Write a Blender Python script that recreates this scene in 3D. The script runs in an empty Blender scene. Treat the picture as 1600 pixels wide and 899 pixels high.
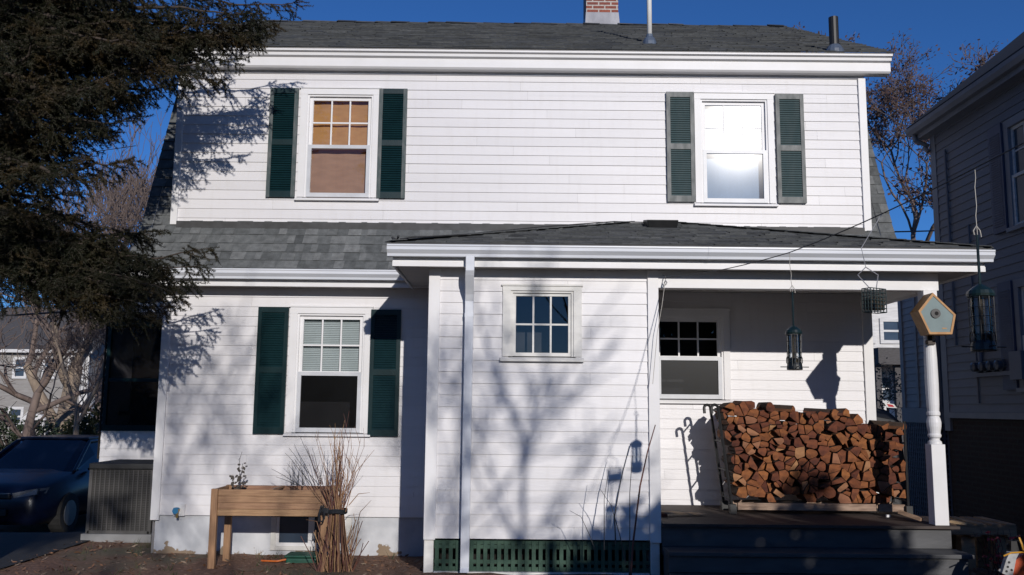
import bpy, math, random
import numpy as np
from mathutils import Vector
rnd = random.Random(7)
sc = bpy.context.scene
COL = sc.collection
R = math.radians

# ------------------------------------------------------------------ camera
F, TH, RO, EYE = 1400., R(7.65), R(0.57), 1.68
fw = Vector((0, math.cos(TH), math.sin(TH))); up0 = Vector((0, -math.sin(TH), math.cos(TH))); rt0 = Vector((1, 0, 0))
rt = rt0*math.cos(RO)+up0*math.sin(RO); upv = -rt0*math.sin(RO)+up0*math.cos(RO)
cam = bpy.data.cameras.new('camera'); camo = bpy.data.objects.new('camera', cam); COL.objects.link(camo)
from mathutils import Matrix
M = Matrix((rt, upv, -fw)).transposed().to_4x4(); M.translation = (0, 0, EYE); camo.matrix_world = M
cam.sensor_width = 36; cam.lens = F/1600*36; cam.clip_end = 3000; cam.clip_start = .05
sc.camera = camo
def at(px, py, Y):
    """the point of the plane y = Y seen at a place measured in the photograph (used for surveying the house)"""
    d = rt*((px-800)/F)+upv*((449.5-py)/F)+fw
    d = d*(Y/d.y)
    return Vector((d.x, Y, d.z+EYE))

# ------------------------------------------------------------------ materials
MATS = {}
def nmat(name):
    m = bpy.data.materials.new(name); m.use_nodes = True
    nt = m.node_tree; b = nt.nodes['Principled BSDF']; MATS[name] = m
    return m, nt, b
def N(nt, t, **kw):
    n = nt.nodes.new(t)
    for k, v in kw.items():
        if k in n.inputs: n.inputs[k].default_value = v
        else: setattr(n, k, v)
    return n
def ramp(nt, fac, stops):
    r = nt.nodes.new('ShaderNodeValToRGB'); e = r.color_ramp.elements
    while len(e) < len(stops): e.new(.5)
    for i, (p, c) in enumerate(stops): e[i].position = p; e[i].color = (*c, 1) if len(c) == 3 else c
    nt.links.new(fac, r.inputs[0]); return r
def coords(nt, scale=(1, 1, 1), kind='Object'):
    tc = nt.nodes.new('ShaderNodeTexCoord'); mp = nt.nodes.new('ShaderNodeMapping'); mp.inputs['Scale'].default_value = scale
    nt.links.new(tc.outputs[kind], mp.inputs[0]); return mp.outputs[0]
def mat(name, c1, c2=None, scale=6, stretch=(1, 1, 1), rough=.6, bump=0., bscale=60, spec=.5, detail=6, metal=0, lo=.35, hi=.65, objvar=0.):
    m, nt, b = nmat(name)
    b.inputs['Roughness'].default_value = rough; b.inputs['Specular IOR Level'].default_value = spec; b.inputs['Metallic'].default_value = metal
    c2 = c2 or tuple(x*.85 for x in c1)
    v = coords(nt, stretch)
    n = N(nt, 'ShaderNodeTexNoise', Scale=scale, Detail=detail); nt.links.new(v, n.inputs['Vector'])
    r = ramp(nt, n.outputs['Fac'], [(lo, c1), (hi, c2)])
    out = r.outputs[0]
    if objvar:
        oi = nt.nodes.new('ShaderNodeObjectInfo'); mr = N(nt, 'ShaderNodeMapRange'); mr.inputs['To Min'].default_value = 1-objvar; mr.inputs['To Max'].default_value = 1+objvar
        nt.links.new(oi.outputs['Random'], mr.inputs[0])
        hs = nt.nodes.new('ShaderNodeHueSaturation'); nt.links.new(mr.outputs[0], hs.inputs['Value']); nt.links.new(out, hs.inputs['Color'])
        m2 = N(nt, 'ShaderNodeMath', operation='MULTIPLY_ADD'); m2.inputs[1].default_value = .022; m2.inputs[2].default_value = .487
        nt.links.new(oi.outputs['Random'], m2.inputs[0]); nt.links.new(m2.outputs[0], hs.inputs['Hue'])
        out = hs.outputs[0]
    nt.links.new(out, b.inputs['Base Color'])
    if bump:
        n2 = N(nt, 'ShaderNodeTexNoise', Scale=bscale, Detail=4); nt.links.new(v, n2.inputs['Vector'])
        bp = N(nt, 'ShaderNodeBump', Strength=bump, Distance=.01); nt.links.new(n2.outputs['Fac'], bp.inputs['Height']); nt.links.new(bp.outputs[0], b.inputs['Normal'])
    return m
mat('siding', (.725, .71, .715), (.66, .645, .65), 1.6, (.35, 1, 2.2), .42, .12, 25, spec=.35, lo=.25, hi=.8)
mat('trim', (.76, .75, .75), (.68, .67, .66), 3, (1, 1, 1), .45, .06, 30, spec=.35, lo=.3, hi=.85)
mat('screen_frame', (.56, .57, .59), (.48, .49, .51), 6, rough=.4)
mat('old_trim', (.70, .685, .65), (.60, .59, .56), 5, (1, 1, 3), .6, .2, 60)
mat('gutter_white', (.70, .72, .76), (.60, .62, .66), 2.5, (.4, 1, 4), .3, .03, 20)
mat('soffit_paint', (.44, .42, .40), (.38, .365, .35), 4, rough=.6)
mat('shutter_green', (.0032, .0175, .020), (.0045, .022, .025), 9, rough=.33, bump=.05, spec=.35)
mat('shutter_faded', (.042, .072, .074), (.058, .085, .086), 12, (1, 1, .3), .5, .1, 60)
mat('shutter_edge', (.03, .055, .056), (.10, .11, .108), 20, (1, 1, .4), .6)
mat('weathered_edge', (.23, .235, .225), (.12, .13, .125), 14, (1, 1, .4), .7)
mat('concrete', (.25, .25, .25), (.18, .18, .18), 3.5, rough=.85, bump=.3, bscale=40)
mat('lead', (.36, .36, .38), (.24, .24, .26), 6, (1, 1, .5), .5, .1, 20)
mat('black_pipe', (.012, .012, .013), (.02, .02, .02), 10, rough=.5)
mat('white_pipe', (.78, .77, .74), (.7, .69, .66), 4, rough=.4)
mat('blue_boot', (.10, .13, .18), (.07, .09, .13), 10, rough=.5)
mat('cedar', (.37, .215, .115), (.25, .135, .07), 4, (1.2, 1, 14), .6, .2, 30, objvar=.12)
mat('cedar_post', (.38, .215, .11), (.25, .135, .068), 4, (14, 14, 1.2), .6, .2, 30)
mat('soil', (.028, .018, .012), (.05, .033, .023), 30, rough=.95, bump=.6, bscale=60)
mat('deck_wood', (.062, .044, .036), (.036, .026, .022), 4, (1, 12, 1), .7, .2, 40)
mat('step_paint', (.075, .076, .080), (.05, .051, .055), 5, (.6, 1, 2), .55, .1, 30)
mat('lattice_green', (.014, .055, .033), (.028, .075, .045), 9, rough=.6, bump=.1)
mat('dark_void', (.012, .010, .009), (.02, .015, .012), 5, rough=.9)
mat('room_dark', (.03, .03, .032), (.04, .04, .042), 3, rough=.9)
mat('blind_white', (.52, .56, .55), (.45, .49, .48), 4, rough=.6)
mat('shade_tan', (.46, .235, .082), (.40, .195, .065), 6, (1, 1, 3), .8, .05, 200)
mat('shade_brown', (.36, .20, .115), (.31, .17, .095), 6, (1, 1, 3), .8, .05, 200)
mat('shade_sky_tint', (.28, .38, .52), (.24, .33, .46), 3, rough=.8)  # blue of the reflected sky put into the blind's colour
mat('log_end', (.215, .068, .021), (.10, .030, .010), 14, rough=.85, bump=.7, bscale=60, objvar=.5)
mat('log_pale', (.36, .175, .08), (.22, .10, .045), 9, rough=.85, bump=.5, bscale=45, objvar=.2)
mat('log_bark', (.065, .038, .026), (.03, .02, .014), 18, (1, .3, 1), .9, .7, 50, objvar=.3)
mat('log_split', (.19, .075, .03), (.11, .042, .018), 8, (1, .2, 4), .85, .4, 50, objvar=.25)
mat('rack_black', (.010, .010, .011), (.016, .016, .016), 20, rough=.45)
mat('pallet_wood', (.45, .31, .19), (.3, .2, .12), 5, (1, 1, 8), .8, .3, 40, objvar=.2)
mat('rail_wood', (.36, .25, .18), (.20, .13, .09), 6, (1, 6, 6), .8, .3, 40)
mat('feeder_green', (.005, .016, .017), (.008, .022, .023), 10, rough=.35)
mat('feeder_black', (.008, .010, .010), (.012, .014, .014), 10, rough=.4)
mat('seed', (.10, .075, .05), (.03, .025, .02), 90, rough=.9, bump=.4, bscale=120)
mat('birdhouse_grey', (.175, .235, .235), (.15, .20, .20), 8, rough=.6, bump=.05)
mat('birdhouse_wood', (.46, .235, .075), (.36, .17, .05), 6, (3, 3, 3), .55, .1, 40)
mat('birdhouse_dark', (.05, .028, .018), (.03, .018, .012), 6, rough=.6)
mat('string', (.50, .47, .42), (.4, .38, .34), 10, rough=.8)
mat('wire_dark', (.05, .05, .052), (.03, .03, .03), 10, rough=.6)
mat('cage_metal', (.03, .045, .042), (.05, .065, .06), 10, rough=.5)
mat('ac_metal', (.085, .08, .076), (.058, .056, .053), 6, (1, 1, .3), .5)
mat('ac_dark', (.03, .029, .028), (.02, .02, .02), 6, rough=.6)
mat('bounce_sheet', (.24, .19, .11), (.16, .13, .07), 8, rough=.95, bump=.5, bscale=120)  # for the unseen sheet that bounces warm light into the shade
mat('asphalt', (.016, .016, .017), (.026, .025, .025), 30, rough=.9, bump=.4, bscale=90)
mat('dry_cane', (.33, .19, .10), (.20, .105, .05), 14, (1, 1, .3), .7, objvar=.35)
mat('red_cane', (.14, .05, .035), (.09, .035, .028), 14, rough=.6, objvar=.25)
mat('dead_leaf', (.10, .085, .07), (.05, .042, .036), 20, rough=.8)
mat('strap', (.012, .014, .018), (.02, .022, .026), 30, rough=.6)
mat('green_plastic', (.014, .10, .06), (.02, .075, .05), 9, rough=.45)
mat('orange_plastic', (.62, .16, .03), (.5, .11, .02), 9, rough=.45)
mat('saw_orange', (.50, .075, .02), (.42, .06, .015), 12, rough=.4)
mat('saw_grey', (.45, .45, .44), (.3, .3, .3), 14, rough=.5)
mat('steel', (.35, .35, .36), (.25, .25, .26), 10, rough=.35, metal=.8)
mat('tape_yellow', (.65, .32, .03), (.5, .24, .02), 10, rough=.5)
mat('tap_blue', (.04, .22, .42), (.03, .17, .33), 10, rough=.4)
mat('brass', (.45, .32, .12), (.35, .25, .09), 10, rough=.4, metal=.7)
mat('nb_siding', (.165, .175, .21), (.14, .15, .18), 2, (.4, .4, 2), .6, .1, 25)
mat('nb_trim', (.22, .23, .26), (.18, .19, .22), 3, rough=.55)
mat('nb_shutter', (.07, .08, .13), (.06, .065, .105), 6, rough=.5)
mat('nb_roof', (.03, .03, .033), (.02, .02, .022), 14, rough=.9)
mat('meter_grey', (.10, .105, .12), (.07, .075, .085), 8, rough=.4)
mat('far_siding', (.30, .285, .265), (.235, .22, .205), 2, (1, 1, 8), .8)
mat('far_white', (.68, .67, .66), (.55, .54, .53), 3, (1, 1, 8), .7)
mat('far_roof', (.10, .095, .095), (.07, .065, .065), 8, (1, 4, 4), .9)
mat('far_red', (.20, .075, .045), (.14, .055, .035), 8, rough=.9)
mat('far_glass', (.03, .045, .07), (.05, .07, .10), 2, rough=.12)
mat('bark_grey', (.20, .165, .135), (.105, .083, .067), 9, (1, 1, .25), .9, .8, 24)
mat('bark_far', (.20, .15, .125), (.12, .088, .076), 4, (1, 1, .4), .9)
mat('bark_tan', (.33, .26, .19), (.19, .145, .11), 5, (1, 1, .3), .9, .6, 20)
mat('dead_foliage', (.10, .055, .042), (.045, .026, .023), 3, rough=.8)
mat('spruce_wood', (.07, .052, .04), (.04, .03, .024), 12, rough=.9, bump=.5)
mat('hedge_leaf', (.055, .06, .022), (.03, .038, .014), 3, rough=.7)
mat('yew_leaf', (.03, .045, .02), (.02, .03, .014), 3, rough=.7)
mat('tyre', (.012, .012, .012), (.016, .016, .016), 8, rough=.8)
mat('rim', (.30, .31, .33), (.25, .26, .28), 8, rough=.35, metal=.6)
mat('plate', (.60, .60, .58), (.5, .5, .48), 8, rough=.5)
mat('lamp_glass', (.09, .10, .12), (.06, .07, .085), 12, rough=.15)
mat('sticker_white', (.7, .69, .67), (.6, .59, .57), 20, rough=.5)
mat('sticker_red', (.45, .03, .04), (.4, .025, .03), 20, rough=.5)
mat('cover_black', (.010, .011, .013), (.016, .017, .02), 6, rough=.55, bump=.3, bscale=8)
mat('hose', (.025, .03, .035), (.04, .045, .05), 10, rough=.4)
mat('leaf_litter', (.30, .15, .075), (.13, .07, .045), 5, rough=.85)
mat('twig_litter', (.36, .27, .19), (.20, .14, .10), 5, rough=.9)

def glass(name, rough, base=(.02, .025, .03), tint=(.9, .93, .95), ior=1.5, boost=1.0):
    m = bpy.data.materials.new(name); m.use_nodes = True; nt = m.node_tree; nt.nodes.clear(); MATS[name] = m
    o = nt.nodes.new('ShaderNodeOutputMaterial'); mx = nt.nodes.new('ShaderNodeMixShader')
    tr = nt.nodes.new('ShaderNodeBsdfTransparent'); tr.inputs[0].default_value = (*tint, 1)
    gl = nt.nodes.new('ShaderNodeBsdfGlossy'); gl.inputs['Roughness'].default_value = rough
    fr = nt.nodes.new('ShaderNodeFresnel'); fr.inputs[0].default_value = ior
    ml = N(nt, 'ShaderNodeMath', operation='MULTIPLY'); ml.inputs[1].default_value = boost
    nt.links.new(fr.outputs[0], ml.inputs[0]); nt.links.new(ml.outputs[0], mx.inputs[0])
    nt.links.new(tr.outputs[0], mx.inputs[1]); nt.links.new(gl.outputs[0], mx.inputs[2]); nt.links.new(mx.outputs[0], o.inputs[0])
glass('glass', .015, boost=1.7)
glass('glass_hazy', .115, tint=(.8, .82, .84), boost=.27)
glass('glass_screen', .3, tint=(.42, .42, .44), boost=.6)
glass('glass_clear', .03, boost=1.0)
m, nt, b = nmat('car_paint'); b.inputs['Base Color'].default_value = (.0015, .0035, .015, 1); b.inputs['Roughness'].default_value = .32; b.inputs['Coat Weight'].default_value = .15
m, nt, b = nmat('car_glass'); b.inputs['Base Color'].default_value = (.005, .008, .02, 1); b.inputs['Roughness'].default_value = .06

# roof shingles: each tab carries its own tone; granules on top
def shingle(name, ca, cb, cc):
    m, nt, b = nmat(name); b.inputs['Roughness'].default_value = .88; b.inputs['Specular IOR Level'].default_value = .25
    a = nt.nodes.new('ShaderNodeAttribute'); a.attribute_name = 'tone'
    r = ramp(nt, a.outputs['Fac'], [(0, ca), (.5, cb), (1, cc)])
    n = N(nt, 'ShaderNodeTexNoise', Scale=140., Detail=3); v = coords(nt); nt.links.new(v, n.inputs['Vector'])
    n2 = N(nt, 'ShaderNodeTexNoise', Scale=14., Detail=8); nt.links.new(v, n2.inputs['Vector'])
    mm = N(nt, 'ShaderNodeMath', operation='MULTIPLY_ADD'); mm.inputs[1].default_value = .9; mm.inputs[2].default_value = .55; nt.links.new(n.outputs['Fac'], mm.inputs[0])
    m2 = N(nt, 'ShaderNodeMath', operation='MULTIPLY_ADD'); m2.inputs[1].default_value = 1.2; m2.inputs[2].default_value = .4; nt.links.new(n2.outputs['Fac'], m2.inputs[0])
    m3 = N(nt, 'ShaderNodeMath', operation='MULTIPLY'); nt.links.new(mm.outputs[0], m3.inputs[0]); nt.links.new(m2.outputs[0], m3.inputs[1])
    mx = N(nt, 'ShaderNodeMixRGB', blend_type='MULTIPLY'); mx.inputs[0].default_value = 1
    nt.links.new(r.outputs[0], mx.inputs[1]); nt.links.new(m3.outputs[0], mx.inputs[2]); nt.links.new(mx.outputs[0], b.inputs['Base Color'])
    bp = N(nt, 'ShaderNodeBump', Strength=.3, Distance=.004); nt.links.new(n.outputs['Fac'], bp.inputs['Height']); nt.links.new(bp.outputs[0], b.inputs['Normal'])
shingle('shingle', (.072, .077, .078), (.122, .128, .128), (.185, .19, .188))
shingle('shingle_upper', (.034, .036, .037), (.088, .092, .093), (.17, .174, .173))

# siding boards differ a little from one to the next, with faint grime
def boards(name, base):
    m = MATS[name]; nt = m.node_tree; b = nt.nodes['Principled BSDF']; src = b.inputs['Base Color'].links[0].from_socket
    a = nt.nodes.new('ShaderNodeAttribute'); a.attribute_name = 'tone'
    mr = N(nt, 'ShaderNodeMapRange'); mr.inputs['From Min'].default_value = .3; mr.inputs['From Max'].default_value = .7; mr.inputs['To Min'].default_value = .95; mr.inputs['To Max'].default_value = 1.03; nt.links.new(a.outputs['Fac'], mr.inputs[0])
    v = coords(nt, (9, 9, 1.2)); n = N(nt, 'ShaderNodeTexNoise', Scale=1.6, Detail=5.); nt.links.new(v, n.inputs['Vector'])
    g = ramp(nt, n.outputs['Fac'], [(.30, (.90, .89, .87)), (.5, (1, 1, 1))])
    hs = nt.nodes.new('ShaderNodeHueSaturation'); nt.links.new(mr.outputs[0], hs.inputs['Value']); nt.links.new(src, hs.inputs['Color'])
    mx = N(nt, 'ShaderNodeMixRGB', blend_type='MULTIPLY'); mx.inputs[0].default_value = .35; nt.links.new(hs.outputs[0], mx.inputs[1]); nt.links.new(g.outputs[0], mx.inputs[2]); nt.links.new(mx.outputs[0], b.inputs['Base Color'])
boards('siding', 1)
# painted foundation with peeling patches low down
m, nt, b = nmat('foundation'); b.inputs['Roughness'].default_value = .85
v = coords(nt); n = N(nt, 'ShaderNodeTexNoise', Scale=4., Detail=8.); nt.links.new(v, n.inputs[0])
r = ramp(nt, n.outputs['Fac'], [(.35, (.60, .61, .63)), (.65, (.44, .455, .48))])
sx = nt.nodes.new('ShaderNodeSeparateXYZ'); nt.links.new(v, sx.inputs[0])
n2 = N(nt, 'ShaderNodeTexNoise', Scale=7., Detail=5.); nt.links.new(v, n2.inputs[0])
ma = N(nt, 'ShaderNodeMath', operation='MULTIPLY_ADD'); ma.inputs[1].default_value = -1.4; nt.links.new(sx.outputs['Z'], ma.inputs[0]); nt.links.new(n2.outputs['Fac'], ma.inputs[2])
r2 = ramp(nt, ma.outputs[0], [(.475, (0, 0, 0)), (.50, (1, 1, 1))])
mx = nt.nodes.new('ShaderNodeMixRGB'); nt.links.new(r2.outputs[0], mx.inputs[0]); nt.links.new(r.outputs[0], mx.inputs[1]); mx.inputs[2].default_value = (.25, .185, .125, 1)
nt.links.new(mx.outputs[0], b.inputs['Base Color'])
bp = N(nt, 'ShaderNodeBump', Strength=.4, Distance=.01); nt.links.new(n.outputs['Fac'], bp.inputs['Height']); nt.links.new(bp.outputs[0], b.inputs['Normal'])

def brickmat(name, c1, c2, mortar, scale, rough=.85, vec='xz'):
    m, nt, b = nmat(name); b.inputs['Roughness'].default_value = rough
    tc = nt.nodes.new('ShaderNodeTexCoord'); sx = nt.nodes.new('ShaderNodeSeparateXYZ'); nt.links.new(tc.outputs['Object'], sx.inputs[0])
    ad = N(nt, 'ShaderNodeMath', operation='ADD'); nt.links.new(sx.outputs['X'], ad.inputs[0]); nt.links.new(sx.outputs['Y'], ad.inputs[1])
    cx = nt.nodes.new('ShaderNodeCombineXYZ'); nt.links.new(ad.outputs[0], cx.inputs[0]); nt.links.new(sx.outputs['Z'], cx.inputs[1])
    bt = N(nt, 'ShaderNodeTexBrick', Scale=scale); bt.inputs['Color1'].default_value = (*c1, 1); bt.inputs['Color2'].default_value = (*c2, 1); bt.inputs['Mortar'].default_value = (*mortar, 1)
    bt.inputs['Mortar Size'].default_value = .012; bt.inputs['Brick Width'].default_value = .21; bt.inputs['Row Height'].default_value = .068; bt.inputs['Bias'].default_value = .1
    nt.links.new(cx.outputs[0], bt.inputs[0])
    n = N(nt, 'ShaderNodeTexNoise', Scale=25., Detail=5.); nt.links.new(tc.outputs['Object'], n.inputs[0])
    mx = N(nt, 'ShaderNodeMixRGB', blend_type='MULTIPLY'); mx.inputs[0].default_value = .6
    rr = ramp(nt, n.outputs['Fac'], [(.3, (.6, .6, .6)), (.7, (1.2, 1.2, 1.2))]); nt.links.new(bt.outputs[0], mx.inputs[1]); nt.links.new(rr.outputs[0], mx.inputs[2])
    nt.links.new(mx.outputs[0], b.inputs['Base Color'])
    bp = N(nt, 'ShaderNodeBump', Strength=.6, Distance=.01, invert=True); nt.links.new(bt.outputs['Fac'], bp.inputs['Height']); nt.links.new(bp.outputs[0], b.inputs['Normal'])
brickmat('brick', (.30, .085, .05), (.20, .055, .04), (.48, .43, .38), 1)
brickmat('brick_dark', (.03, .017, .015), (.02, .012, .011), (.03, .027, .025), 1)

# ground: bare soil and tired winter grass
m, nt, b = nmat('ground'); b.inputs['Roughness'].default_value = .95
v = coords(nt); n = N(nt, 'ShaderNodeTexNoise', Scale=22., Detail=10., Roughness=.7); nt.links.new(v, n.inputs[0])
r = ramp(nt, n.outputs['Fac'], [(.3, (.08, .040, .026)), (.5, (.19, .10, .062)), (.68, (.33, .195, .13))])
nb = N(nt, 'ShaderNodeTexNoise', Scale=.6, Detail=4.); nt.links.new(v, nb.inputs[0])
r2 = ramp(nt, nb.outputs['Fac'], [(.5, (0, 0, 0)), (.62, (1, 1, 1))])
mx = nt.nodes.new('ShaderNodeMixRGB'); nt.links.new(r2.outputs[0], mx.inputs[0]); nt.links.new(r.outputs[0], mx.inputs[1]); mx.inputs[2].default_value = (.15, .125, .075, 1)
nt.links.new(mx.outputs[0], b.inputs['Base Color'])
bp = N(nt, 'ShaderNodeBump', Strength=1., Distance=.03); nt.links.new(n.outputs['Fac'], bp.inputs['Height']); nt.links.new(bp.outputs[0], b.inputs['Normal'])

# spruce needles: brown-green, with sunlit brown highlights put into random patches
m, nt, b = nmat('needles'); b.inputs['Roughness'].default_value = .6; b.inputs['Specular IOR Level'].default_value = .3
v = coords(nt); n = N(nt, 'ShaderNodeTexNoise', Scale=2.6, Detail=6.); nt.links.new(v, n.inputs[0])
r = ramp(nt, n.outputs['Fac'], [(.3, (.009, .014, .006)), (.5, (.021, .022, .009)), (.72, (.070, .044, .016))]); nt.links.new(r.outputs[0], b.inputs['Base Color'])

# ------------------------------------------------------------------ mesh builder
def wloc(o):
    v = Vector((0, 0, 0))
    while o: v = v+o.location; o = o.parent
    return v
class MB:
    def __init__(s): s.v = []; s.f = []; s.m = []; s.t = []
    def face(s, pts, mi=0, tone=.5):
        i = len(s.v); s.v += [tuple(p) for p in pts]; s.f.append(tuple(range(i, i+len(pts)))); s.m.append(mi); s.t.append(tone)
    def poly(s, verts, faces, mi=0, tone=.5):
        i = len(s.v); s.v += [tuple(p) for p in verts]
        for f in faces: s.f.append(tuple(i+k for k in f)); s.m.append(mi); s.t.append(tone)
    def box(s, x0, x1, y0, y1, z0, z1, mi=0):
        x0, x1 = sorted((x0, x1)); y0, y1 = sorted((y0, y1)); z0, z1 = sorted((z0, z1))
        v = [(x, y, z) for z in (z0, z1) for y in (y0, y1) for x in (x0, x1)]
        s.poly(v, [(0, 2, 3, 1), (4, 5, 7, 6), (0, 1, 5, 4), (2, 6, 7, 3), (0, 4, 6, 2), (1, 3, 7, 5)], mi)
    def prism(s, pts, d, mi=0, mcap=None):
        """polygon (3-D points) swept by vector d"""
        n = len(pts); d = Vector(d); a = [Vector(p) for p in pts]; c = [p+d for p in a]
        s.poly(a+c, [tuple(range(n))[::-1], tuple(range(n, 2*n))], mi if mcap is None else mcap)
        s.poly(a+c, [(i, (i+1) % n, n+(i+1) % n, n+i) for i in range(n)], mi)
    def beam(s, a, c, w, h, mi=0, upv=(0, 0, 1)):
        a, c = Vector(a), Vector(c); d = (c-a).normalized(); u = Vector(upv); sd = d.cross(u)
        if sd.length < 1e-4: sd = d.cross(Vector((0, 1, 0)))
        sd.normalize(); u = sd.cross(d)
        q = [a+sd*(i*w/2)+u*(j*h/2) for i, j in ((-1, -1), (1, -1), (1, 1), (-1, 1))]
        s.prism(q, c-a, mi)
    def tube(s, pts, rad, n=8, mi=0, cap=True):
        pts = [Vector(p) for p in pts]; rad = rad if isinstance(rad, (list, tuple)) else [rad]*len(pts)
        base = len(s.v); pu = None
        for i, p in enumerate(pts):
            d = (pts[min(i+1, len(pts)-1)]-pts[max(i-1, 0)])
            d = d.normalized() if d.length > 1e-9 else Vector((0, 0, 1))
            if pu is None:
                pu = d.orthogonal().normalized()
            else:
                pu = pu-d*pu.dot(d); pu = pu.normalized() if pu.length > 1e-6 else d.orthogonal().normalized()
            w = d.cross(pu)
            for k in range(n):
                t = 2*math.pi*k/n; s.v.append(tuple(p+(pu*math.cos(t)+w*math.sin(t))*rad[i]))
        for i in range(len(pts)-1):
            for k in range(n):
                s.f.append((base+i*n+k, base+i*n+(k+1) % n, base+(i+1)*n+(k+1) % n, base+(i+1)*n+k)); s.m.append(mi); s.t.append(.5)
        if cap:
            s.f.append(tuple(base+k for k in range(n))[::-1]); s.m.append(mi); s.t.append(.5)
            e = base+(len(pts)-1)*n; s.f.append(tuple(e+k for k in range(n))); s.m.append(mi); s.t.append(.5)
    def lathe(s, c, prof, n=16, mi=0):
        """prof: (r, z) up the axis from c"""
        c = Vector(c); s.tube([c+Vector((0, 0, z)) for r, z in prof], [r for r, z in prof], n, mi)
    def ball(s, c, r, n=10, mi=0, sq=(1, 1, 1)):
        c = Vector(c); rows = n//2; b0 = len(s.v)
        for i in range(rows+1):
            ph = math.pi*i/rows
            for k in range(n):
                t = 2*math.pi*k/n; s.v.append((c.x+r*sq[0]*math.sin(ph)*math.cos(t), c.y+r*sq[1]*math.sin(ph)*math.sin(t), c.z+r*sq[2]*math.cos(ph)))
        for i in range(rows):
            for k in range(n):
                s.f.append((b0+i*n+k, b0+(i+1)*n+k, b0+(i+1)*n+(k+1) % n, b0+i*n+(k+1) % n)); s.m.append(mi); s.t.append(.5)
    def build(s, name, mats, parent=None, smooth=False, bevel=0, loc=None):
        me = bpy.data.meshes.new(name); off = wloc(parent) if parent else Vector(loc or (0, 0, 0))
        me.from_pydata([(x-off.x, y-off.y, z-off.z) for x, y, z in s.v], [], s.f)
        mats = [mats] if isinstance(mats, str) else mats
        for k in mats: me.materials.append(MATS[k])
        me.polygons.foreach_set('material_index', s.m)
        if any(t != .5 for t in s.t):
            a = me.attributes.new('tone', 'FLOAT', 'FACE'); a.data.foreach_set('value', s.t)
        if smooth: me.polygons.foreach_set('use_smooth', [True]*len(me.polygons))
        me.validate(); me.update()
        o = bpy.data.objects.new(name, me); COL.objects.link(o)
        if parent: o.parent = parent
        else: o.location = off
        if bevel:
            w = o.modifiers.new('edge', 'BEVEL'); w.width = bevel; w.segments = 2; w.limit_method = 'ANGLE'; w.angle_limit = R(40)
        return o
def tag(o, label=None, cat=None, group=None, kind=None):
    if label: o['label'] = label
    if cat: o['category'] = cat
    if group: o['group'] = group
    if kind: o['kind'] = kind
    return o
def thing(name, loc, label, cat, group=None):
    o = bpy.data.objects.new(name, None); o.empty_display_size = .1; o.location = loc; COL.objects.link(o)
    return tag(o, label, cat, group)
def npmesh(name, V, Fc, mats, parent=None, midx=None, smooth=False, loc=None):
    """V (n,3), Fc (m,3|4) arrays"""
    off = wloc(parent) if parent else Vector(loc or (0, 0, 0))
    me = bpy.data.meshes.new(name); V = np.asarray(V, dtype=np.float32)-np.array(off, dtype=np.float32); k = Fc.shape[1]
    me.vertices.add(len(V)); me.vertices.foreach_set('co', V.ravel())
    me.loops.add(Fc.size); me.loops.foreach_set('vertex_index', Fc.astype(np.int32).ravel())
    me.polygons.add(len(Fc)); me.polygons.foreach_set('loop_start', np.arange(0, Fc.size, k, dtype=np.int32)); me.polygons.foreach_set('loop_total', np.full(len(Fc), k, dtype=np.int32))
    for q in ([mats] if isinstance(mats, str) else mats): me.materials.append(MATS[q])
    if midx is not None: me.polygons.foreach_set('material_index', midx.astype(np.int32))
    if smooth: me.polygons.foreach_set('use_smooth', np.ones(len(Fc), dtype=bool))
    me.update(calc_edges=True); me.validate()
    o = bpy.data.objects.new(name, me); COL.objects.link(o)
    if parent: o.parent = parent
    else: o.location = off
    return o
def segtubes(P0, P1, R0, R1, n):
    """many tapered segments -> V, F"""
    P0, P1 = np.asarray(P0, float), np.asarray(P1, float); R0, R1 = np.asarray(R0, float), np.asarray(R1, float)
    D = P1-P0; D /= np.maximum(np.linalg.norm(D, axis=1, keepdims=True), 1e-9)
    A = np.where(np.abs(D[:, 2:3]) < .9, np.array([[0, 0, 1.]]), np.array([[1., 0, 0]]))
    U = np.cross(D, A); U /= np.linalg.norm(U, axis=1, keepdims=True); W = np.cross(D, U)
    t = np.arange(n)*2*np.pi/n; c, s_ = np.cos(t)[None, :, None], np.sin(t)[None, :, None]
    ring = U[:, None]*c+W[:, None]*s_
    a = P0[:, None]+ring*R0[:, None, None]; b_ = P1[:, None]+ring*R1[:, None, None]
    V = np.concatenate([a, b_], 1).reshape(-1, 3); m = len(P0); base = (np.arange(m)*2*n)[:, None]; k = np.arange(n)[None]
    Fc = np.stack([base+k, base+(k+1) % n, base+n+(k+1) % n, base+n+k], -1).reshape(-1, 4)
    return V, Fc

# ------------------------------------------------------------------ light and sky
SUN = Vector((-.265, 1, -.325)).normalized()
el = math.asin(-SUN.z); az = math.atan2(-SUN.x, -SUN.y)      # compass angle of the sun from +Y towards +X
w = bpy.data.worlds.new('World'); sc.world = w; w.use_nodes = True
nt = w.node_tree; bg = nt.nodes['Background']
sky = nt.nodes.new('ShaderNodeTexSky'); sky.sky_type = 'NISHITA'; sky.sun_disc = False
sky.sun_elevation = el; sky.sun_rotation = az; sky.air_density = .78; sky.dust_density = .1; sky.ozone_density = 11; sky.altitude = 50
nt.links.new(sky.outputs[0], bg.inputs[0]); bg.inputs[1].default_value = .124
sl = bpy.data.lights.new('sun', 'SUN'); sl.energy = 4.2; sl.angle = R(.5); sl.color = (1, .95, .90)
so = bpy.data.objects.new('sun', sl); COL.objects.link(so); so.rotation_mode = 'QUATERNION'; so.rotation_quaternion = SUN.to_track_quat('-Z', 'Y')
so.location = (10, -30, 20)
sc.view_settings.view_transform = 'Standard'; sc.view_settings.look = 'None'; sc.view_settings.exposure = -.33; sc.view_settings.gamma = 1
sc.view_settings.use_curve_mapping = False
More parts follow.
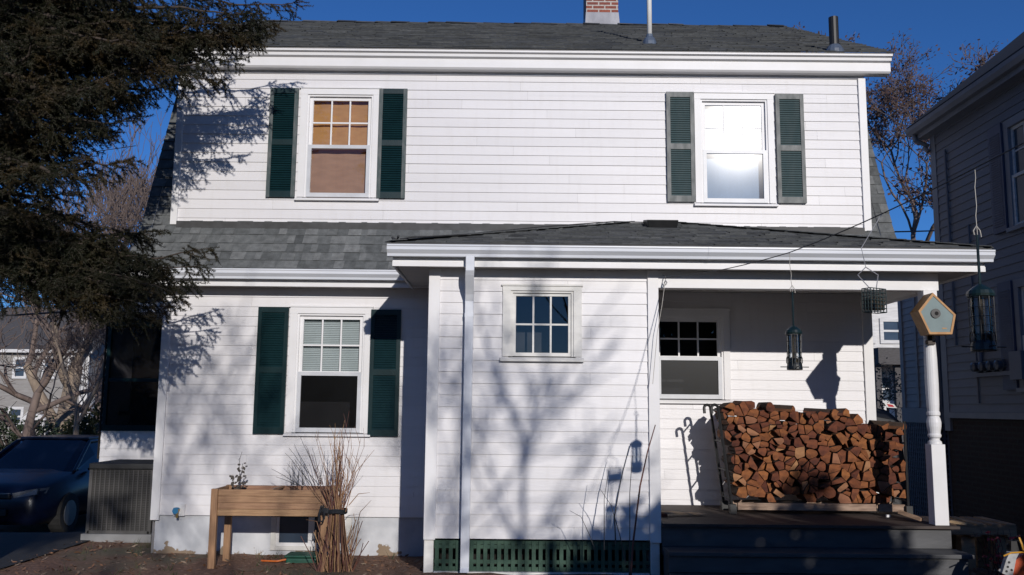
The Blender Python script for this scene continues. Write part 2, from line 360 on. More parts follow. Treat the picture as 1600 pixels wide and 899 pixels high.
sc.cycles.use_denoising = True; sc.cycles.max_bounces = 6; sc.cycles.transparent_max_bounces = 12; sc.cycles.sample_clamp_indirect = 4

# ------------------------------------------------------------------ ground
def sstep(a, b_, x):
    t = min(1, max(0, (x-a)/(b_-a))); return t*t*(3-2*t)
def gh(x, y):
    z = .11*sstep(-1.5, -.7, x)*(1-sstep(9.2, 10.3, y))*(1-sstep(4.6, 7, x))
    z -= .40*sstep(11.8, 14, y)*sstep(-4.5, -6.5, x)+.35*sstep(14, 40, y)
    z -= .25*sstep(4.6, 6.5, x)*sstep(9, 12, y)
    return z
def axis(lo, hi, f0, f1, st):
    a = [lo]
    while a[-1] < hi:
        q = a[-1]
        d = st if f0 <= q <= f1 else max(st, min(60, .12*min(abs(q-f0), abs(q-f1))+st))
        if q < f0 and q+d > f0: d = max(f0-q, 1e-3)
        a.append(q+d)
    return a
xs = axis(-700, 700, -7, 7, .22); ys = axis(-300, 1200, 6, 15, .22)
V = np.array([(x, y, gh(x, y)+(rnd.uniform(-.012, .012) if -7 < x < 7 and 6 < y < 15 else 0)) for y in ys for x in xs]); nx = len(xs)
I = np.arange(len(ys)-1)[:, None]*nx+np.arange(nx-1)[None]; Fc = np.stack([I, I+1, I+nx+1, I+nx], -1).reshape(-1, 4)
tag(npmesh('ground', V, Fc, 'ground', smooth=True), 'bare brown soil with leaf litter around the house', kind='structure')
mb = MB(); yy = [-12, -4, 2, 6, 8, 9, 9.6, 10.2, 10.8, 11.4, 11.8, 12.1, 12.4, 12.7, 13, 13.3, 13.6, 14, 16, 18, 21, 25, 30]
for a, c in zip(yy, yy[1:]):
    for (x0, x1) in ((-10.2, -8.5), (-8.5, -7), (-7, -6.4), (-6.4, -5.9), (-5.9, -5.45), (-5.45, -5.15)):
        mb.face([(x0, a, gh(x0, a)+.016), (x1, a, gh(x1, a)+.016), (x1, c, gh(x1, c)+.016), (x0, c, gh(x0, c)+.016)])
tag(mb.build('driveway', 'asphalt'), 'black asphalt driveway beside the house', kind='structure')
mb = MB(); gx_ = [-5.1, -3, -1.5, -1.3, -1.1, -.9, -.7, 1, 3, 4.6, 5.2, 5.8, 6.4, 7, 9, 13]; gy_ = [-30, -22, -15, -10, -6, -3, 0, 3, 5, 6.6, 7.2]
for a, c in zip(gy_, gy_[1:]):
    for x0, x1 in zip(gx_, gx_[1:]): mb.face([(x0, a, gh(x0, a)+.014), (x1, a, gh(x1, a)+.014), (x1, c, gh(x1, c)+.014), (x0, c, gh(x0, c)+.014)])
tag(mb.build('bounce_sheet', 'bounce_sheet'), 'unseen straw coloured sheet added to bounce warm light into the shade', kind='structure')  # out of view, added as a warm reflector for the shaded walls
mb = MB(); mb.box(-60, 60, 30.5, 37, -.75, -.345)
tag(mb.build('road', 'asphalt'), 'asphalt street beyond the house', kind='structure')

# ------------------------------------------------------------------ main house
Yl, Yb, Yd = 10.49, 8.87, 10.62
XL, XR = -4.08, 4.215
BX0, BX1 = -.815, 1.445                  # ground-floor bump
ZS, ZSOF, EXP = .43, 3.055, .1143
H = thing('house', (0, 12, 0), 'white clapboard house with grey gambrel roof, green shutters and back porch', 'house')
def clap(mb, x0, x1, z0, z1, y, openings=(), exp=EXP, mi=0, d=.012):
    z = z0
    while z < z1-.004:
        zt = min(z+exp, z1); cuts = []; q_ = x0+rnd.uniform(.3, 3.6)
        while q_ < x1-.2: cuts.append(q_); q_ += rnd.uniform(2.6, 3.7)
        offs = [rnd.uniform(-.001, .0016) for _ in range(5)]; tons = [rnd.uniform(.35, .65) for _ in range(5)]
        br = sorted({z, zt, *[q for o in openings for q in (o[2], o[3]) if z < q < zt]})
        for a, c in zip(br, br[1:]):
            xsn = [(x0, x1)]
            for o in openings:
                if o[2] < c-1e-6 and o[3] > a+1e-6:
                    xsn = [q for s0, s1 in xsn for q in ((s0, min(s1, o[0])), (max(s0, o[1]), s1)) if q[1]-q[0] > 1e-4]
            ya = y-d+(d-.002)*(a-z)/exp; yc = y-d+(d-.002)*(c-z)/exp
            for s0, s1 in xsn:
                q0 = s0
                while q0 < s1-1e-5:
                    nx_ = next((c_ for c_ in cuts if c_ > q0+1e-4), 1e9); q1 = min(s1, nx_)
                    k_ = sum(1 for c_ in cuts if c_ <= q0+1e-4); of = offs[k_ % len(offs)]; tn = tons[k_ % len(tons)]
                    e_ = .0012 if q1 < s1 else 0
                    mb.face([(q0, ya-of, a), (q1-e_, ya-of, a), (q1-e_, yc-of*.3, c), (q0, yc-of*.3, c)], mi, tn)
                    if a == z: mb.face([(q0, y, a), (q1-e_, y, a), (q1-e_, ya-of, a), (q0, ya-of, a)], mi, tn)
                    q0 = q1
        z = zt
# --- windows
def sash(x0, x1, z0, z1, y, fr, parent, gl, muntin=None, mat_='trim', name='sash'):
    m = MB(); dpt = .035
    m.box(x0, x0+fr, y, y+dpt, z0, z1); m.box(x1-fr, x1, y, y+dpt, z0, z1)
    m.box(x0+fr, x1-fr, y+.001, y+dpt-.001, z0, z0+fr*1.15); m.box(x0+fr, x1-fr, y+.001, y+dpt-.001, z1-fr, z1)
    a0, a1, c0, c1 = x0+fr, x1-fr, z0+fr*1.15, z1-fr
    if muntin:
        nx_, nz_ = muntin; mw = .009
        for i in range(1, nx_): q = a0+(a1-a0)*i/nx_; m.box(q-mw, q+mw, y+.008, y+.028, c0, c1)
        for i in range(1, nz_): q = c0+(c1-c0)*i/nz_; m.box(a0, a1, y+.009, y+.027, q-mw, q+mw)
    s_ = m.build(name, mat_, parent)
    p = MB(); p.face([(a0-.004, y+.018, c0-.004), (a1+.004, y+.018, c0-.004), (a1+.004, y+.018, c1+.004), (a0-.004, y+.018, c1+.004)])
    p.build('pane', gl, parent)
    return s_
def window(x0, x1, z0, z1, y, cas, sill, gu='glass', gl='glass', blind=None, lower_blind=None, head=.075, room=.9, grid=(3, 2), double=True, trim='trim', fr=.042, mid=.5):
    """x0..z1 = the opening between the casing boards"""
    m = MB(); o = y-.026
    m.box(x0-cas, x0, o, y+.06, z0, z1); m.box(x1, x1+cas, o, y+.06, z0, z1)
    m.box(x0-cas-.002, x1+cas+.002, o-.002, y+.06, z1, z1+head); m.box(x0-cas-.012, x1+cas+.012, o-.014, y+.01, z1+head, z1+head+.018)
    # inner stop
    m.box(x0, x0+.022, y-.012, y+.07, z0, z1); m.box(x1-.022, x1, y-.012, y+.07, z0, z1); m.box(x0+.022, x1-.022, y-.011, y+.07, z1-.022, z1)
    W = m.build('window', trim, H)
    s_ = MB(); s_.prism([(x0-cas-.02, y-.055, z0-sill), (x0-cas-.02, y-.055, z0-sill+.02), (x0-cas-.02, y-.03, z0-.012), (x0-cas-.02, y+.07, z0), (x0-cas-.02, y+.07, z0-sill)], (x1-x0+2*cas+.04, 0, 0)); s_.build('sill', trim, W)
    a0, a1 = x0+.022, x1-.022; zt = z1-.022
    if double:
        zm = z0+(zt-z0)*mid
        sash(a0, a1, zm-.02, zt, y+.022, fr, W, gu, grid, trim, 'upper_sash')
        sash(a0, a1, z0+.004, zm+.02, y-.016, fr*1.05, W, gl, None, 'screen_frame', 'lower_sash')
    else:
        sash(a0, a1, z0+.004, zt, y+.01, fr, W, gu, grid, trim, 'sash')
    r = MB()
    r.face([(x0-.25, y+room, z0-.4), (x1+.25, y+room, z0-.4), (x1+.25, y+room, z1+.4), (x0-.25, y+room, z1+.4)])
    for q in (x0-.25, x1+.25): r.face([(q, y+.09, z0-.4), (q, y+room, z0-.4), (q, y+room, z1+.4), (q, y+.09, z1+.4)])
    for q in (z0-.4, z1+.4): r.face([(x0-.25, y+.09, q), (x1+.25, y+.09, q), (x1+.25, y+room, q), (x0-.25, y+room, q)])
    r.face([(x0-.25, y+.09, z0-.4), (x1+.25, y+.09, z0-.4), (x1+.25, y+.09, z0-.01), (x0-.25, y+.09, z0-.01)]); r.face([(x0-.25, y+.09, z1+.01), (x1+.25, y+.09, z1+.01), (x1+.25, y+.09, z1+.4), (x0-.25, y+.09, z1+.4)])
    r.build('interior', 'room_dark', W)
    for bl in (blind, lower_blind):
        if not bl: continue
        kind, bz0, bz1, bm = bl; k = MB()
        if kind == 'slats':
            z = bz1
            k.box(x0+.02, x1-.02, y+.085, y+.115, z1-.06, z1-.005)
            while z > bz0:
                k.face([(x0+.03, y+.088, z-.020), (x1-.03, y+.088, z-.020), (x1-.03, y+.104, z), (x0+.03, y+.104, z)]); z -= .0215
            k.box(x0+.03, x1-.03, y+.088, y+.108, bz0-.02, bz0)
        else:
            n_ = 14
            for i in range(n_):
                q0, q1 = x0+.012+(x1-x0-.024)*i/n_, x0+.012+(x1-x0-.024)*(i+1)/n_
                k.face([(q0, y+.1+.004*math.sin(i*1.3), bz0), (q1, y+.1+.004*math.sin(i*1.3+1.3), bz0), (q1, y+.1+.004*math.sin(i*1.3+1.3), bz1), (q0, y+.1+.004*math.sin(i*1.3), bz1)])
        k.build('blind', bm, W)
    return W
def shutter(x0, x1, z0, z1, y, mats):
    m = MB(); f = .045; o = y-.052; b_ = y-.016
    m.box(x0, x0+f, o, b_, z0, z1, 1); m.box(x1-f, x1, o, b_, z0, z1, 1)
    zm = z0+(z1-z0)*.5
    for a, c in ((z0, z0+.075), (zm-.035, zm+.035), (z1-.065, z1)): m.box(x0+f, x1-f, o+.003, b_, a, c, 2)
    for a, c in ((z0+.075, zm-.035), (zm+.035, z1-.065)):
        n_ = int((c-a)/.0275)
        for i in range(n_):
            z = a+(c-a)*i/n_; h = (c-a)/n_
            m.face([(x0+f, o+.006, z), (x1-f, o+.006, z), (x1-f, o+.020, z+h*1.02), (x0+f, o+.020, z+h*1.02)], 0)
            m.face([(x0+f, o+.020, z), (x1-f, o+.020, z), (x1-f, o+.006, z), (x0+f, o+.006, z)], 0)
    return m.build('shutter', mats, H)
def XZ(px0, py0, px1, py1, Y):
    a, c = at(px0, py0, Y), at(px1, py1, Y); return a.x, c.x, c.z, a.z
lo = (-2.51, -1.72, 1.375, 2.755)      # lower left window opening
ul = (-2.53, -1.725, 4.185, 5.475); ur = (2.29, 3.11, 4.165, 5.465)
bw = (-.01, .615, 2.185, 2.84); pw = (1.68, 2.48, 1.80, 2.77)
Wl = window(*lo, Yl, .085, .04, gu='glass', gl='glass_screen', blind=('slats', 2.06, 2.70, 'blind_white'))
wu = window(*ul, Yd, .085, .045, gu='glass', gl='glass', blind=('cloth', 4.82, 5.46, 'shade_tan'), lower_blind=('cloth', 4.19, 4.82, 'shade_brown'))
wr = window(*ur, Yd, .075, .045, gu='glass_hazy', gl='glass_hazy', blind=('cloth', 4.17, 5.46, 'shade_sky_tint'))
wb = window(*bw, Yb, .08, .05, gu='glass', double=False, trim='old_trim', head=.045, fr=.03)
wp = window(*pw, Yl, .075, .05, gu='glass', gl='glass_screen', blind=None)
for q, l in ((wu, 'window with orange tan shade drawn'), (wr, 'window with the sun glaring in its glass'), (wb, 'small six pane window'), (wp, 'dark window on the porch'), (Wl, 'window with white slatted blind half down')): q['label'] = l
# something on the sill inside the lower left window
G = ['shutter_green', 'shutter_green', 'shutter_green']; GE = ['shutter_green', 'shutter_edge', 'shutter_green']; GF = ['shutter_faded', 'weathered_edge', 'weathered_edge']
shutter(-2.968, -2.612, 1.357, 2.825, Yl, G); shutter(-1.645, -1.295, 1.341, 2.808, Yl, G)
shutter(-2.985, -2.64, 4.175, 5.543, Yd, GE); shutter(-1.648, -1.307, 4.174, 5.548, Yd, GE)
for q in (shutter(1.868, 2.203, 4.166, 5.543, Yd, GF), shutter(3.205, 3.548, 4.163, 5.53, Yd, GF)): q['label'] = 'faded green shutter with weathered grey frame'
# --- walls
def op(o, c=.02): return (o[0]-c, o[1]+c, o[2]-c, o[3]+c)
mb = MB(); clap(mb, XL, BX0, ZS, ZSOF, Yl, [op(lo)]); clap(mb, BX1, XR, ZS, ZSOF, Yl, [op(pw)])
mb.face([(XL, Yl+.02, -.5), (XL, 18.4, -.5), (XL, 18.4, 4.2), (XL, Yl+.02, 3.6)], 0); mb.face([(XR, Yl+.02, -.5), (XR, 18.4, -.5), (XR, 18.4, 4.2), (XR, Yl+.02, 3.6)], 0)
mb.face([(XL, 18.4, -.5), (XR, 18.4, -.5), (XR, 18.4, 6), (XL, 18.4, 6)], 0)
for x in (XL-.25, XR+.2):                     # gable ends under the gambrel
    mb.face([(x, Yl, 3.65), (x, 18.5, 3.65), (x, 17.6, 6.2), (x, 14.5, 7.95), (x, 11.7, 6.2), (x, 10.75, 4.2)])
mb.build('wall', 'siding', H)
mb = MB(); clap(mb, -4.11, 4.31, 3.80, 5.775, Yd, [op(ul), op(ur)], exp=.1165)
for x in (-4.11, 4.31): mb.face([(x, Yd, 3.8), (x, 11.9, 5.2), (x, 11.9, 6.3), (x, Yd, 5.78)])
mb.build('dormer_wall', 'siding', H)
mb = MB(); clap(mb, BX0, BX1, ZS, ZSOF, Yb, [op(bw)])
for x in (BX0, BX1): mb.face([(x, Yb, ZS), (x, Yl, ZS), (x, Yl, ZSOF), (x, Yb, ZSOF)])
mb.face([(BX0, Yb+.003, ZS), (BX1, Yb+.003, ZS), (BX1, Yl, ZS), (BX0, Yl, ZS)])
mb.build('bump_wall', 'siding', H)
def corner(x0, x1, y, z0, z1, name='corner_board', ret=None):
    m = MB(); m.box(x0, x1, y-.034, y+.002, z0, z1)
    if ret is not None: m.box(ret-.017, ret+.017, y-.033, y+.09, z0, z1)
    return m.build(name, 'trim', H, bevel=.003)
corner(XL-.012, XL+.085, Yl, ZS-.055, ZSOF); corner(XR-.10, XR+.012, Yl, .605, ZSOF)
corner(-4.125, -4.045, Yd, 3.83, 5.745); corner(4.235, 4.325, Yd, 3.83, 5.745)
corner(BX0-.012, BX0+.10, Yb, ZS-.012, ZSOF); corner(BX1-.095, BX1+.012, Yb, ZS-.02, ZSOF)
mb = MB(); mb.box(-4.04, 4.23, Yd-.020, Yd, 3.80, 3.875); mb.build('base_board', 'trim', H)
mb = MB(); mb.box(-4.04, 4.23, Yd-.055, Yd-.021, 3.78, 3.868); mb.build('flashing', 'wire_dark', H)
# --- foundation
mb = MB(); mb.box(XL+.03, BX0, Yl+.02, Yl+.5, -.6, ZS-.001); mb.build('foundation', 'foundation', H)
mb = MB(); mb.box(BX0-.008, BX0+.085, Yb-.005, Yb+.30, -.2, ZS-.014); mb.build('pier', 'old_trim', H, bevel=.006)
mb = MB(); mb.box(BX1-.09, BX1+.0, Yb-.005, Yb+.30, -.2, ZS-.022); mb.build('pier', 'old_trim', H, bevel=.006)
# basement window
bx0, bx1 = -2.72, -1.80
mb = MB(); y = Yl+.02
mb.box(bx0, bx0+.06, y-.03, y+.03, .05, ZS-.01); mb.box(bx1-.06, bx1, y-.03, y+.03, .05, ZS-.01); mb.box(bx0+.06, bx1-.06, y-.029, y+.03, .05, .10)
BW = mb.build('basement_window', 'old_trim', H, bevel=.004)
mb = MB()
for a, c in ((bx0+.06, bx0+.46), (bx0+.46, bx1-.06)):
    mb.box(a, a+.035, y-.018, y+.01, .10, ZS-.01); mb.box(c-.035, c, y-.018, y+.01, .10, ZS-.01); mb.box(a+.035, c-.035, y-.017, y+.01, .10, .135)
mb.build('sash', 'trim', BW)
mb = MB(); mb.face([(bx0+.06, y-.008, .10), (bx1-.06, y-.008, .10), (bx1-.06, y-.008, ZS), (bx0+.06, y-.008, ZS)]); mb.build('pane', 'far_glass', BW)
# --- lattice under the bump
mb = MB(); x = BX0+.10; zl = .125
mb.box(BX0+.088, BX1-.092, Yb+.02, Yb+.035, ZS-.055, ZS-.02, 0); mb.box(BX0+.088, BX1-.092, Yb+.02, Yb+.035, zl, zl+.04, 0)
while x < BX1-.13:
    mb.box(x, x+.037, Yb+.004, Yb+.012, zl+.002, ZS-.022, 0); x += .0665
for z in (.195, .335): mb.box(BX0+.09, BX1-.095, Yb+.014, Yb+.022, z, z+.036, 0)
L = mb.build('lattice', 'lattice_green', H)
mb = MB(); mb.face([(BX0, Yb+.32, -.2), (BX1, Yb+.32, -.2), (BX1, Yb+.32, ZS-.02), (BX0, Yb+.32, ZS-.02)]); mb.build('backing', 'dark_void', L)
mb = MB(); mb.box(BX0+.09, BX1-.1, Yb-.03, Yb+.05, .02, .123); mb.build('skirt_board', 'old_trim', H, bevel=.005)

# --- roofs
def courses(mb, prof, xl, xr, co=.14, th=.007, tabw=(.07, .19), start=-.02, jag=.0):
    """prof: polyline (y, z) going up the slope; xl/xr: functions of y"""
    L_ = [0]
    for a, c in zip(prof, prof[1:]): L_.append(L_[-1]+math.hypot(c[0]-a[0], c[1]-a[1]))
    def pt(s):
        s = max(0, min(L_[-1], s))
        for i in range(len(prof)-1):
            if s <= L_[i+1]+1e-9:
                t = (s-L_[i])/(L_[i+1]-L_[i]); a, c = prof[i], prof[i+1]
                d = ((c[0]-a[0])/(L_[i+1]-L_[i]), (c[1]-a[1])/(L_[i+1]-L_[i]))
                return a[0]+t*(c[0]-a[0]), a[1]+t*(c[1]-a[1]), -d[1], d[0]
    s = 0
    while s < L_[-1]-.01:
        hi_ = rnd.random() < .5
        a, c = pt(s), pt(min(s+co, L_[-1])); x0, x1 = xl(a[0]), xr(a[0]); x = x0
        while x < x1-.005:
            wd = rnd.uniform(*tabw); xe = min(x+wd, x1)
            if x1-xe < .05: xe = x1
            hi_ = (not hi_) if rnd.random() < .85 else hi_; t_ = th*(2.0 if hi_ else .9); tone = max(0, min(1, rnd.gauss(.64 if hi_ else .38, .14)))
            y0, z0 = a[0]+a[2]*t_, a[1]+a[3]*t_; y1, z1 = c[0]+c[2]*.001, c[1]+c[3]*.001
            xa, xb = x, xe; dz = rnd.uniform(-jag, jag)
            ua, ub = max(xa, xl(c[0])) if xl(c[0]) > xa else xa, min(xb, xr(c[0])) if xr(c[0]) < xb else xb
            if ub < ua: ua = ub = (ua+ub)/2
            mb.face([(xa, y0, z0+dz), (xb, y0, z0+dz), (ub, y1, z1), (ua, y1, z1)], 0, tone)
            mb.face([(xa, a[0], a[1]), (xb, a[0], a[1]), (xb, y0, z0+dz), (xa, y0, z0+dz)], 0, tone*.6)
            x = xe
        s += co
    # the deck under the shingles
    for a, c in zip(prof, prof[1:]):
        mb.face([(xl(a[0]), a[0], a[1]-.004), (xr(a[0]), a[0], a[1]-.004), (xr(c[0]), c[0], c[1]-.004), (xl(c[0]), c[0], c[1]-.004)], 0, .3)
prof = [(10.16, 3.235), (10.30, 3.40), (10.46, 3.61), (10.62, 3.865), (11.40, 5.66), (11.72, 6.37)]
RX0, RX1 = -4.47, 4.595
mb = MB(); courses(mb, prof, lambda y: RX0, lambda y: RX1, .145)
mb.build('gambrel_roof', 'shingle', H)
mb = MB()       # underside/edge of the lower roof and of the back slopes
for a, c in zip(prof, prof[1:]):
    for x in (RX0+.004, RX1-.004): mb.face([(x, a[0], a[1]-.005), (x, c[0], c[1]-.005), (x, c[0]+.08, c[1]-.10), (x, a[0]+.05, a[1]-.09)])
mb.face([(RX0, 14.5, 8.13), (RX1, 14.5, 8.13), (RX1, 17.4, 6.4), (RX0, 17.4, 6.4)]); mb.face([(RX0, 17.4, 6.4), (RX1, 17.4, 6.4), (RX1, 18.9, 3.2), (RX0, 18.9, 3.2)])
mb.build('rear_roof', 'shingle_upper', H)
up = [(10.38, 5.995), (14.5, 8.15)]
mb = MB(); courses(mb, up, lambda y: RX0-.05, lambda y: RX1+.02, .135, .008, (.12, .5), jag=.002)
xr_ = RX0
while xr_ < RX1-.05:                     # ridge caps
    ln = rnd.uniform(.25, .33); q = min(xr_+ln, RX1); hh = rnd.uniform(.008, .03)
    mb.poly([(xr_, 14.36, 8.08+hh), (q, 14.36, 8.07+hh), (q, 14.5, 8.152+hh), (xr_, 14.5, 8.16+hh), (q, 14.64, 8.07+hh), (xr_, 14.64, 8.08+hh)], [(0, 1, 2, 3), (3, 2, 4, 5), (0, 3, 5)], 0, rnd.uniform(.1, .6)); xr_ = q
mb.build('upper_roof', 'shingle_upper', H)
# porch hip roof
E0, E1, EY, EZ, TY, TZ = -1.20, 4.65, 8.545, 3.258, 10.58, 3.90
pxl = lambda y: E0+(y-EY)*(1.40-E0)/(TY-EY); pxr = lambda y: E1+(y-EY)*(1.98-E1)/(TY-EY)
mb = MB(); courses(mb, [(EY, EZ), (TY, TZ)], pxl, pxr, .135, .007, (.1, .35), jag=.002)
mb.face([(E0, EY, EZ-.003), (1.40, TY, TZ), (E0, TY, EZ+.03)], 0, .4); mb.face([(E1, EY, EZ-.003), (1.98, TY, TZ), (E1, TY, EZ+.03)], 0, .4)
for (p, q) in (((E0, EY, EZ), (1.40, TY, TZ)), ((E1, EY, EZ), (1.98, TY, TZ))):     # hip caps
    p, q = Vector(p), Vector(q); n_ = 22
    for i in range(n_):
        a, c = p.lerp(q, i/n_), p.lerp(q, (i+1.15)/n_); mb.beam(a+Vector((0, 0, .012)), c+Vector((0, 0, .006)), .15, .008); 
mb.build('porch_roof', 'shingle_upper', H)

# --- eaves: soffit, fascia, gutter
def gutter(x0, x1, y, z, name='gutter', hgt=.11, dp=.12):
    """K-style: y = back plane, z = top"""
    p = [(0, 0), (-dp, 0), (-dp, -.012), (-dp+.008, -.022), (-dp+.010, -.05), (-dp+.045, -.085), (-dp+.05, -hgt), (0, -hgt), (0, -hgt+.006), (-dp+.055, -hgt+.006), (-dp+.052, -.08), (-dp+.018, -.048), (-dp+.016, -.02), (-dp+.012, -.008), (0, -.008)]
    m = MB(); m.prism([(x0, y+a, z+c) for a, c in p], (x1-x0, 0, 0))
    for x in (x0, x1-.003): m.prism([(x, y+a, z+c) for a, c in p[:8]], (.003, 0, 0))
    q = x0+1.1
    while q < x1-.5:
        m.prism([(q, y+a*1.02-.001, z+c*1.01) for a, c in p[1:8]], (.035, 0, 0)); q += rnd.uniform(1.9, 2.6)
    return m.build(name, 'gutter_white', H)
def eave(x0, x1, yo, yi, zs, zt, name):
    m = MB(); m.box(x0, x1, yo+.012, yi, zs, zs+.02, 1)           # soffit
    m.box(x0, x1, yo, yo+.02, zs-.012, zt, 0)                      # fascia
    m.box(x0, x1, yo-.012, yo, zs-.014, zs+.03, 0)
    return m.build(name, ['trim', 'soffit_paint'], H)
eave(-4.3, -.83, 10.24, Yl, ZSOF, 3.21, 'eave'); gutter(-4.15, -.83, 10.225, 3.227)
mb = MB(); mb.box(-4.45, -4.15, 10.12, 10.24, 3.12, 3.23); mb.build('eave_return', 'trim', H)
m = MB(); m.box(E0+.06, E1-.06, 8.665, Yb, ZSOF, ZSOF+.02, 1); m.box(E0+.06, BX0-.0, Yb, 10.4, ZSOF+.001, ZSOF+.021, 1); m.box(BX1, E1-.06, Yb+.15, Yl, ZSOF+.003, ZSOF+.023, 1); m.box(BX1, E1-.06, Yb, Yb+.15, ZSOF+.002, ZSOF+.022, 1)
m.box(E0+.03, E1-.03, 8.65, 8.67, ZSOF-.012, 3.24, 0); m.box(E0+.03, E1-.03, 8.638, 8.65, ZSOF-.014, ZSOF+.034, 0)
m.box(E0+.028, E0+.05, 8.672, 10.45, ZSOF-.012, 3.24, 0); m.box(E1-.05, E1-.028, 8.672, 10.5, ZSOF-.012, 3.24, 0)
m.build('porch_eave', ['trim', 'soffit_paint'], H)
gutter(-1.215, 4.665, 8.636, 3.238)
m = MB()        # brown drip edge along the shingles
m.box(E0+.01, E1-.01, EY-.01, EY+.06, 3.243, 3.254); m.box(-4.40, -1.0, 10.15, 10.22, 3.222, 3.231); m.build('drip_edge', 'wire_dark', H)
# dormer cornice
m = MB(); cz = 5.775
pr_ = [(Yd, cz), (10.50, cz), (10.48, cz+.02), (10.48, cz+.125), (10.44, cz+.14), (10.435, cz+.175), (10.40, cz+.185), (10.40, cz+.21), (Yd, cz+.21)]
m.prism([(RX0+.1, a, c) for a, c in pr_], (RX1-RX0-.1, 0, 0)); m.box(-4.11, 4.31, Yd-.02, Yd, cz-.035, cz)
m.box(RX0+.05, RX1, 10.39, 10.43, cz+.211, cz+.216)
m.build('cornice', 'trim', H)
# --- downspout: elbow from the gutter, then down the bump wall
dx = -.42
m = MB()
def rect(m, pts, wx, wy):
    b0 = len(m.v)
    for (x, y, z) in pts:
        for i, j in ((-1, -1), (1, -1), (1, 1), (-1, 1)): m.v.append((x+i*wx/2, y+j*wy/2, z))
    for k in range(len(pts)-1):
        for q in range(4): m.f.append((b0+4*k+q, b0+4*k+(q+1) % 4, b0+4*k+4+(q+1) % 4, b0+4*k+4+q)); m.m.append(0); m.t.append(.5)
rect(m, [(dx+.012, 8.57, 3.13), (dx+.012, 8.57, 2.99), (dx+.008, 8.60, 2.95), (dx+.004, 8.76, 2.78), (dx, 8.80, 2.72), (dx, 8.80, 2.60), (dx-.004, 8.80, .17), (dx-.004, 8.76, .135)], .085, .062)
rect(m, [(dx, 8.80, 2.60), (dx, 8.80, 2.56)], .091, .068)
m.build('downspout', 'gutter_white', H, bevel=.006)
# --- chimney, pipes, box vent on the roofs
cx0, cx1, cy = at(916, 20, 14.65).x, at(966, 20, 14.65).x, 14.65
m = MB(); m.box(cx0, cx1, cy, cy+.6, 8.42, 9.6); CH = m.build('chimney', 'brick', H)
m = MB(); m.poly([(cx0-.03, cy-.06, 8.05), (cx1+.03, cy-.06, 8.05), (cx1+.03, cy+.7, 8.05), (cx0-.03, cy+.7, 8.05), (cx0-.006, cy-.006, 8.44), (cx1+.006, cy-.006, 8.44), (cx1+.006, cy+.606, 8.44), (cx0-.006, cy+.606, 8.44)], [(0, 1, 5, 4), (1, 2, 6, 5), (2, 3, 7, 6), (3, 0, 4, 7)]); m.build('flashing', 'lead', CH)
m = MB(); m.box(cx0-.04, cx1+.04, cy-.04, cy+.64, 9.6, 9.72); m.build('cap', 'concrete', CH)
def roofpt(px, py):
    d = rt*((px-800)/F)+upv*((449.5-py)/F)+fw; a, s_ = Vector((0, 10.38, 5.995)), (8.15-5.995)/(14.5-10.38)
    t = (a.z-EYE-s_*a.y)/(d.z-s_*d.y); return d*t+Vector((0, 0, EYE))
p = roofpt(1015, 68); m = MB(); m.tube([p, p+Vector((0, 0, 1.6))], .033, 12); VP = m.build('vent_pipe', 'white_pipe', H, smooth=True); VP['label'] = 'tall white vent pipe'
m = MB(); m.lathe(p+Vector((0, 0, -.04)), [(.095, 0), (.09, .05), (.07, .10), (.045, .125), (.042, .16)], 14); m.build('boot', 'blue_boot', VP)
p = roofpt(1304, 80); m = MB(); m.tube([p-Vector((0, 0, .05)), p+Vector((0, 0, .43))], .058, 14); VP = m.build('vent_pipe', 'black_pipe', H); VP['label'] = 'short black vent pipe'
m = MB(); m.lathe(p+Vector((0, 0, -.05)), [(.115, 0), (.11, .05), (.08, .10), (.066, .12)], 14); m.build('boot', 'blue_boot', VP)
def porchz(y): return EZ+(y-EY)*(TZ-EZ)/(TY-EY)
m = MB(); by = 10.05; vx0, vx1 = 1.55, 1.86; pz = porchz
m.poly([(vx0, by, pz(by)), (vx1+.02, by, pz(by)), (vx1+.02, by+.4, pz(by+.4)), (vx0, by+.4, pz(by+.4)), (vx0-.015, by-.05, pz(by)+.085), (vx1+.03, by-.05, pz(by)+.085), (vx1+.02, by+.4, pz(by+.4)+.05), (vx0, by+.4, pz(by+.4)+.05)], [(0, 1, 5, 4), (1, 2, 6, 5), (2, 3, 7, 6), (3, 0, 4, 7), (4, 5, 6, 7)]); m.build('roof_vent', 'black_pipe', H, bevel=.008)
m = MB(); m.tube([(-1.10, 8.60, 3.30), (-1.0, 8.56, 3.31), (-.5, 9.0, 3.43), (.3, 9.7, 3.66), (1.2, 10.42, 3.88), (1.55, 10.3, 3.85)], .007, 6)
m.tube([(-1.14, 8.57, 3.28), (-1.17, 8.58, 3.31), (-1.13, 8.64, 3.30), (-1.11, 8.58, 3.33)], .012, 6)
m.build('roof_cable', 'wire_dark', H)
# --- porch: beam, post, deck, steps
m = MB(); m.box(BX1+.005, 4.255, Yb-.02, Yb+.12, 2.880, ZSOF-.001); m.box(4.13, 4.25, Yb+.12, Yl, 2.882, ZSOF+.0015); m.build('porch_beam', 'trim', H, bevel=.004)
pxx = 4.145; m = MB(); hw = .068
m.box(pxx-hw, pxx+hw, Yb-hw, Yb+hw, .603, 1.37); m.box(pxx-hw, pxx+hw, Yb-hw, Yb+hw, 2.52, 2.879)
m.lathe((pxx, Yb, 0), [(.066, 1.37), (.062, 1.395), (.045, 1.41), (.045, 1.425), (.060, 1.44), (.063, 1.455), (.055, 1.475), (.058, 1.50), (.066, 1.54), (.068, 1.58), (.060, 1.62), (.050, 1.64), (.062, 1.65), (.062, 1.675), (.054, 1.69), (.058, 1.75), (.062, 1.95), (.060, 2.20), (.052, 2.42), (.060, 2.44), (.060, 2.46), (.048, 2.48), (.066, 2.52)], 20)
m.build('porch_post', 'trim', H, bevel=.004)
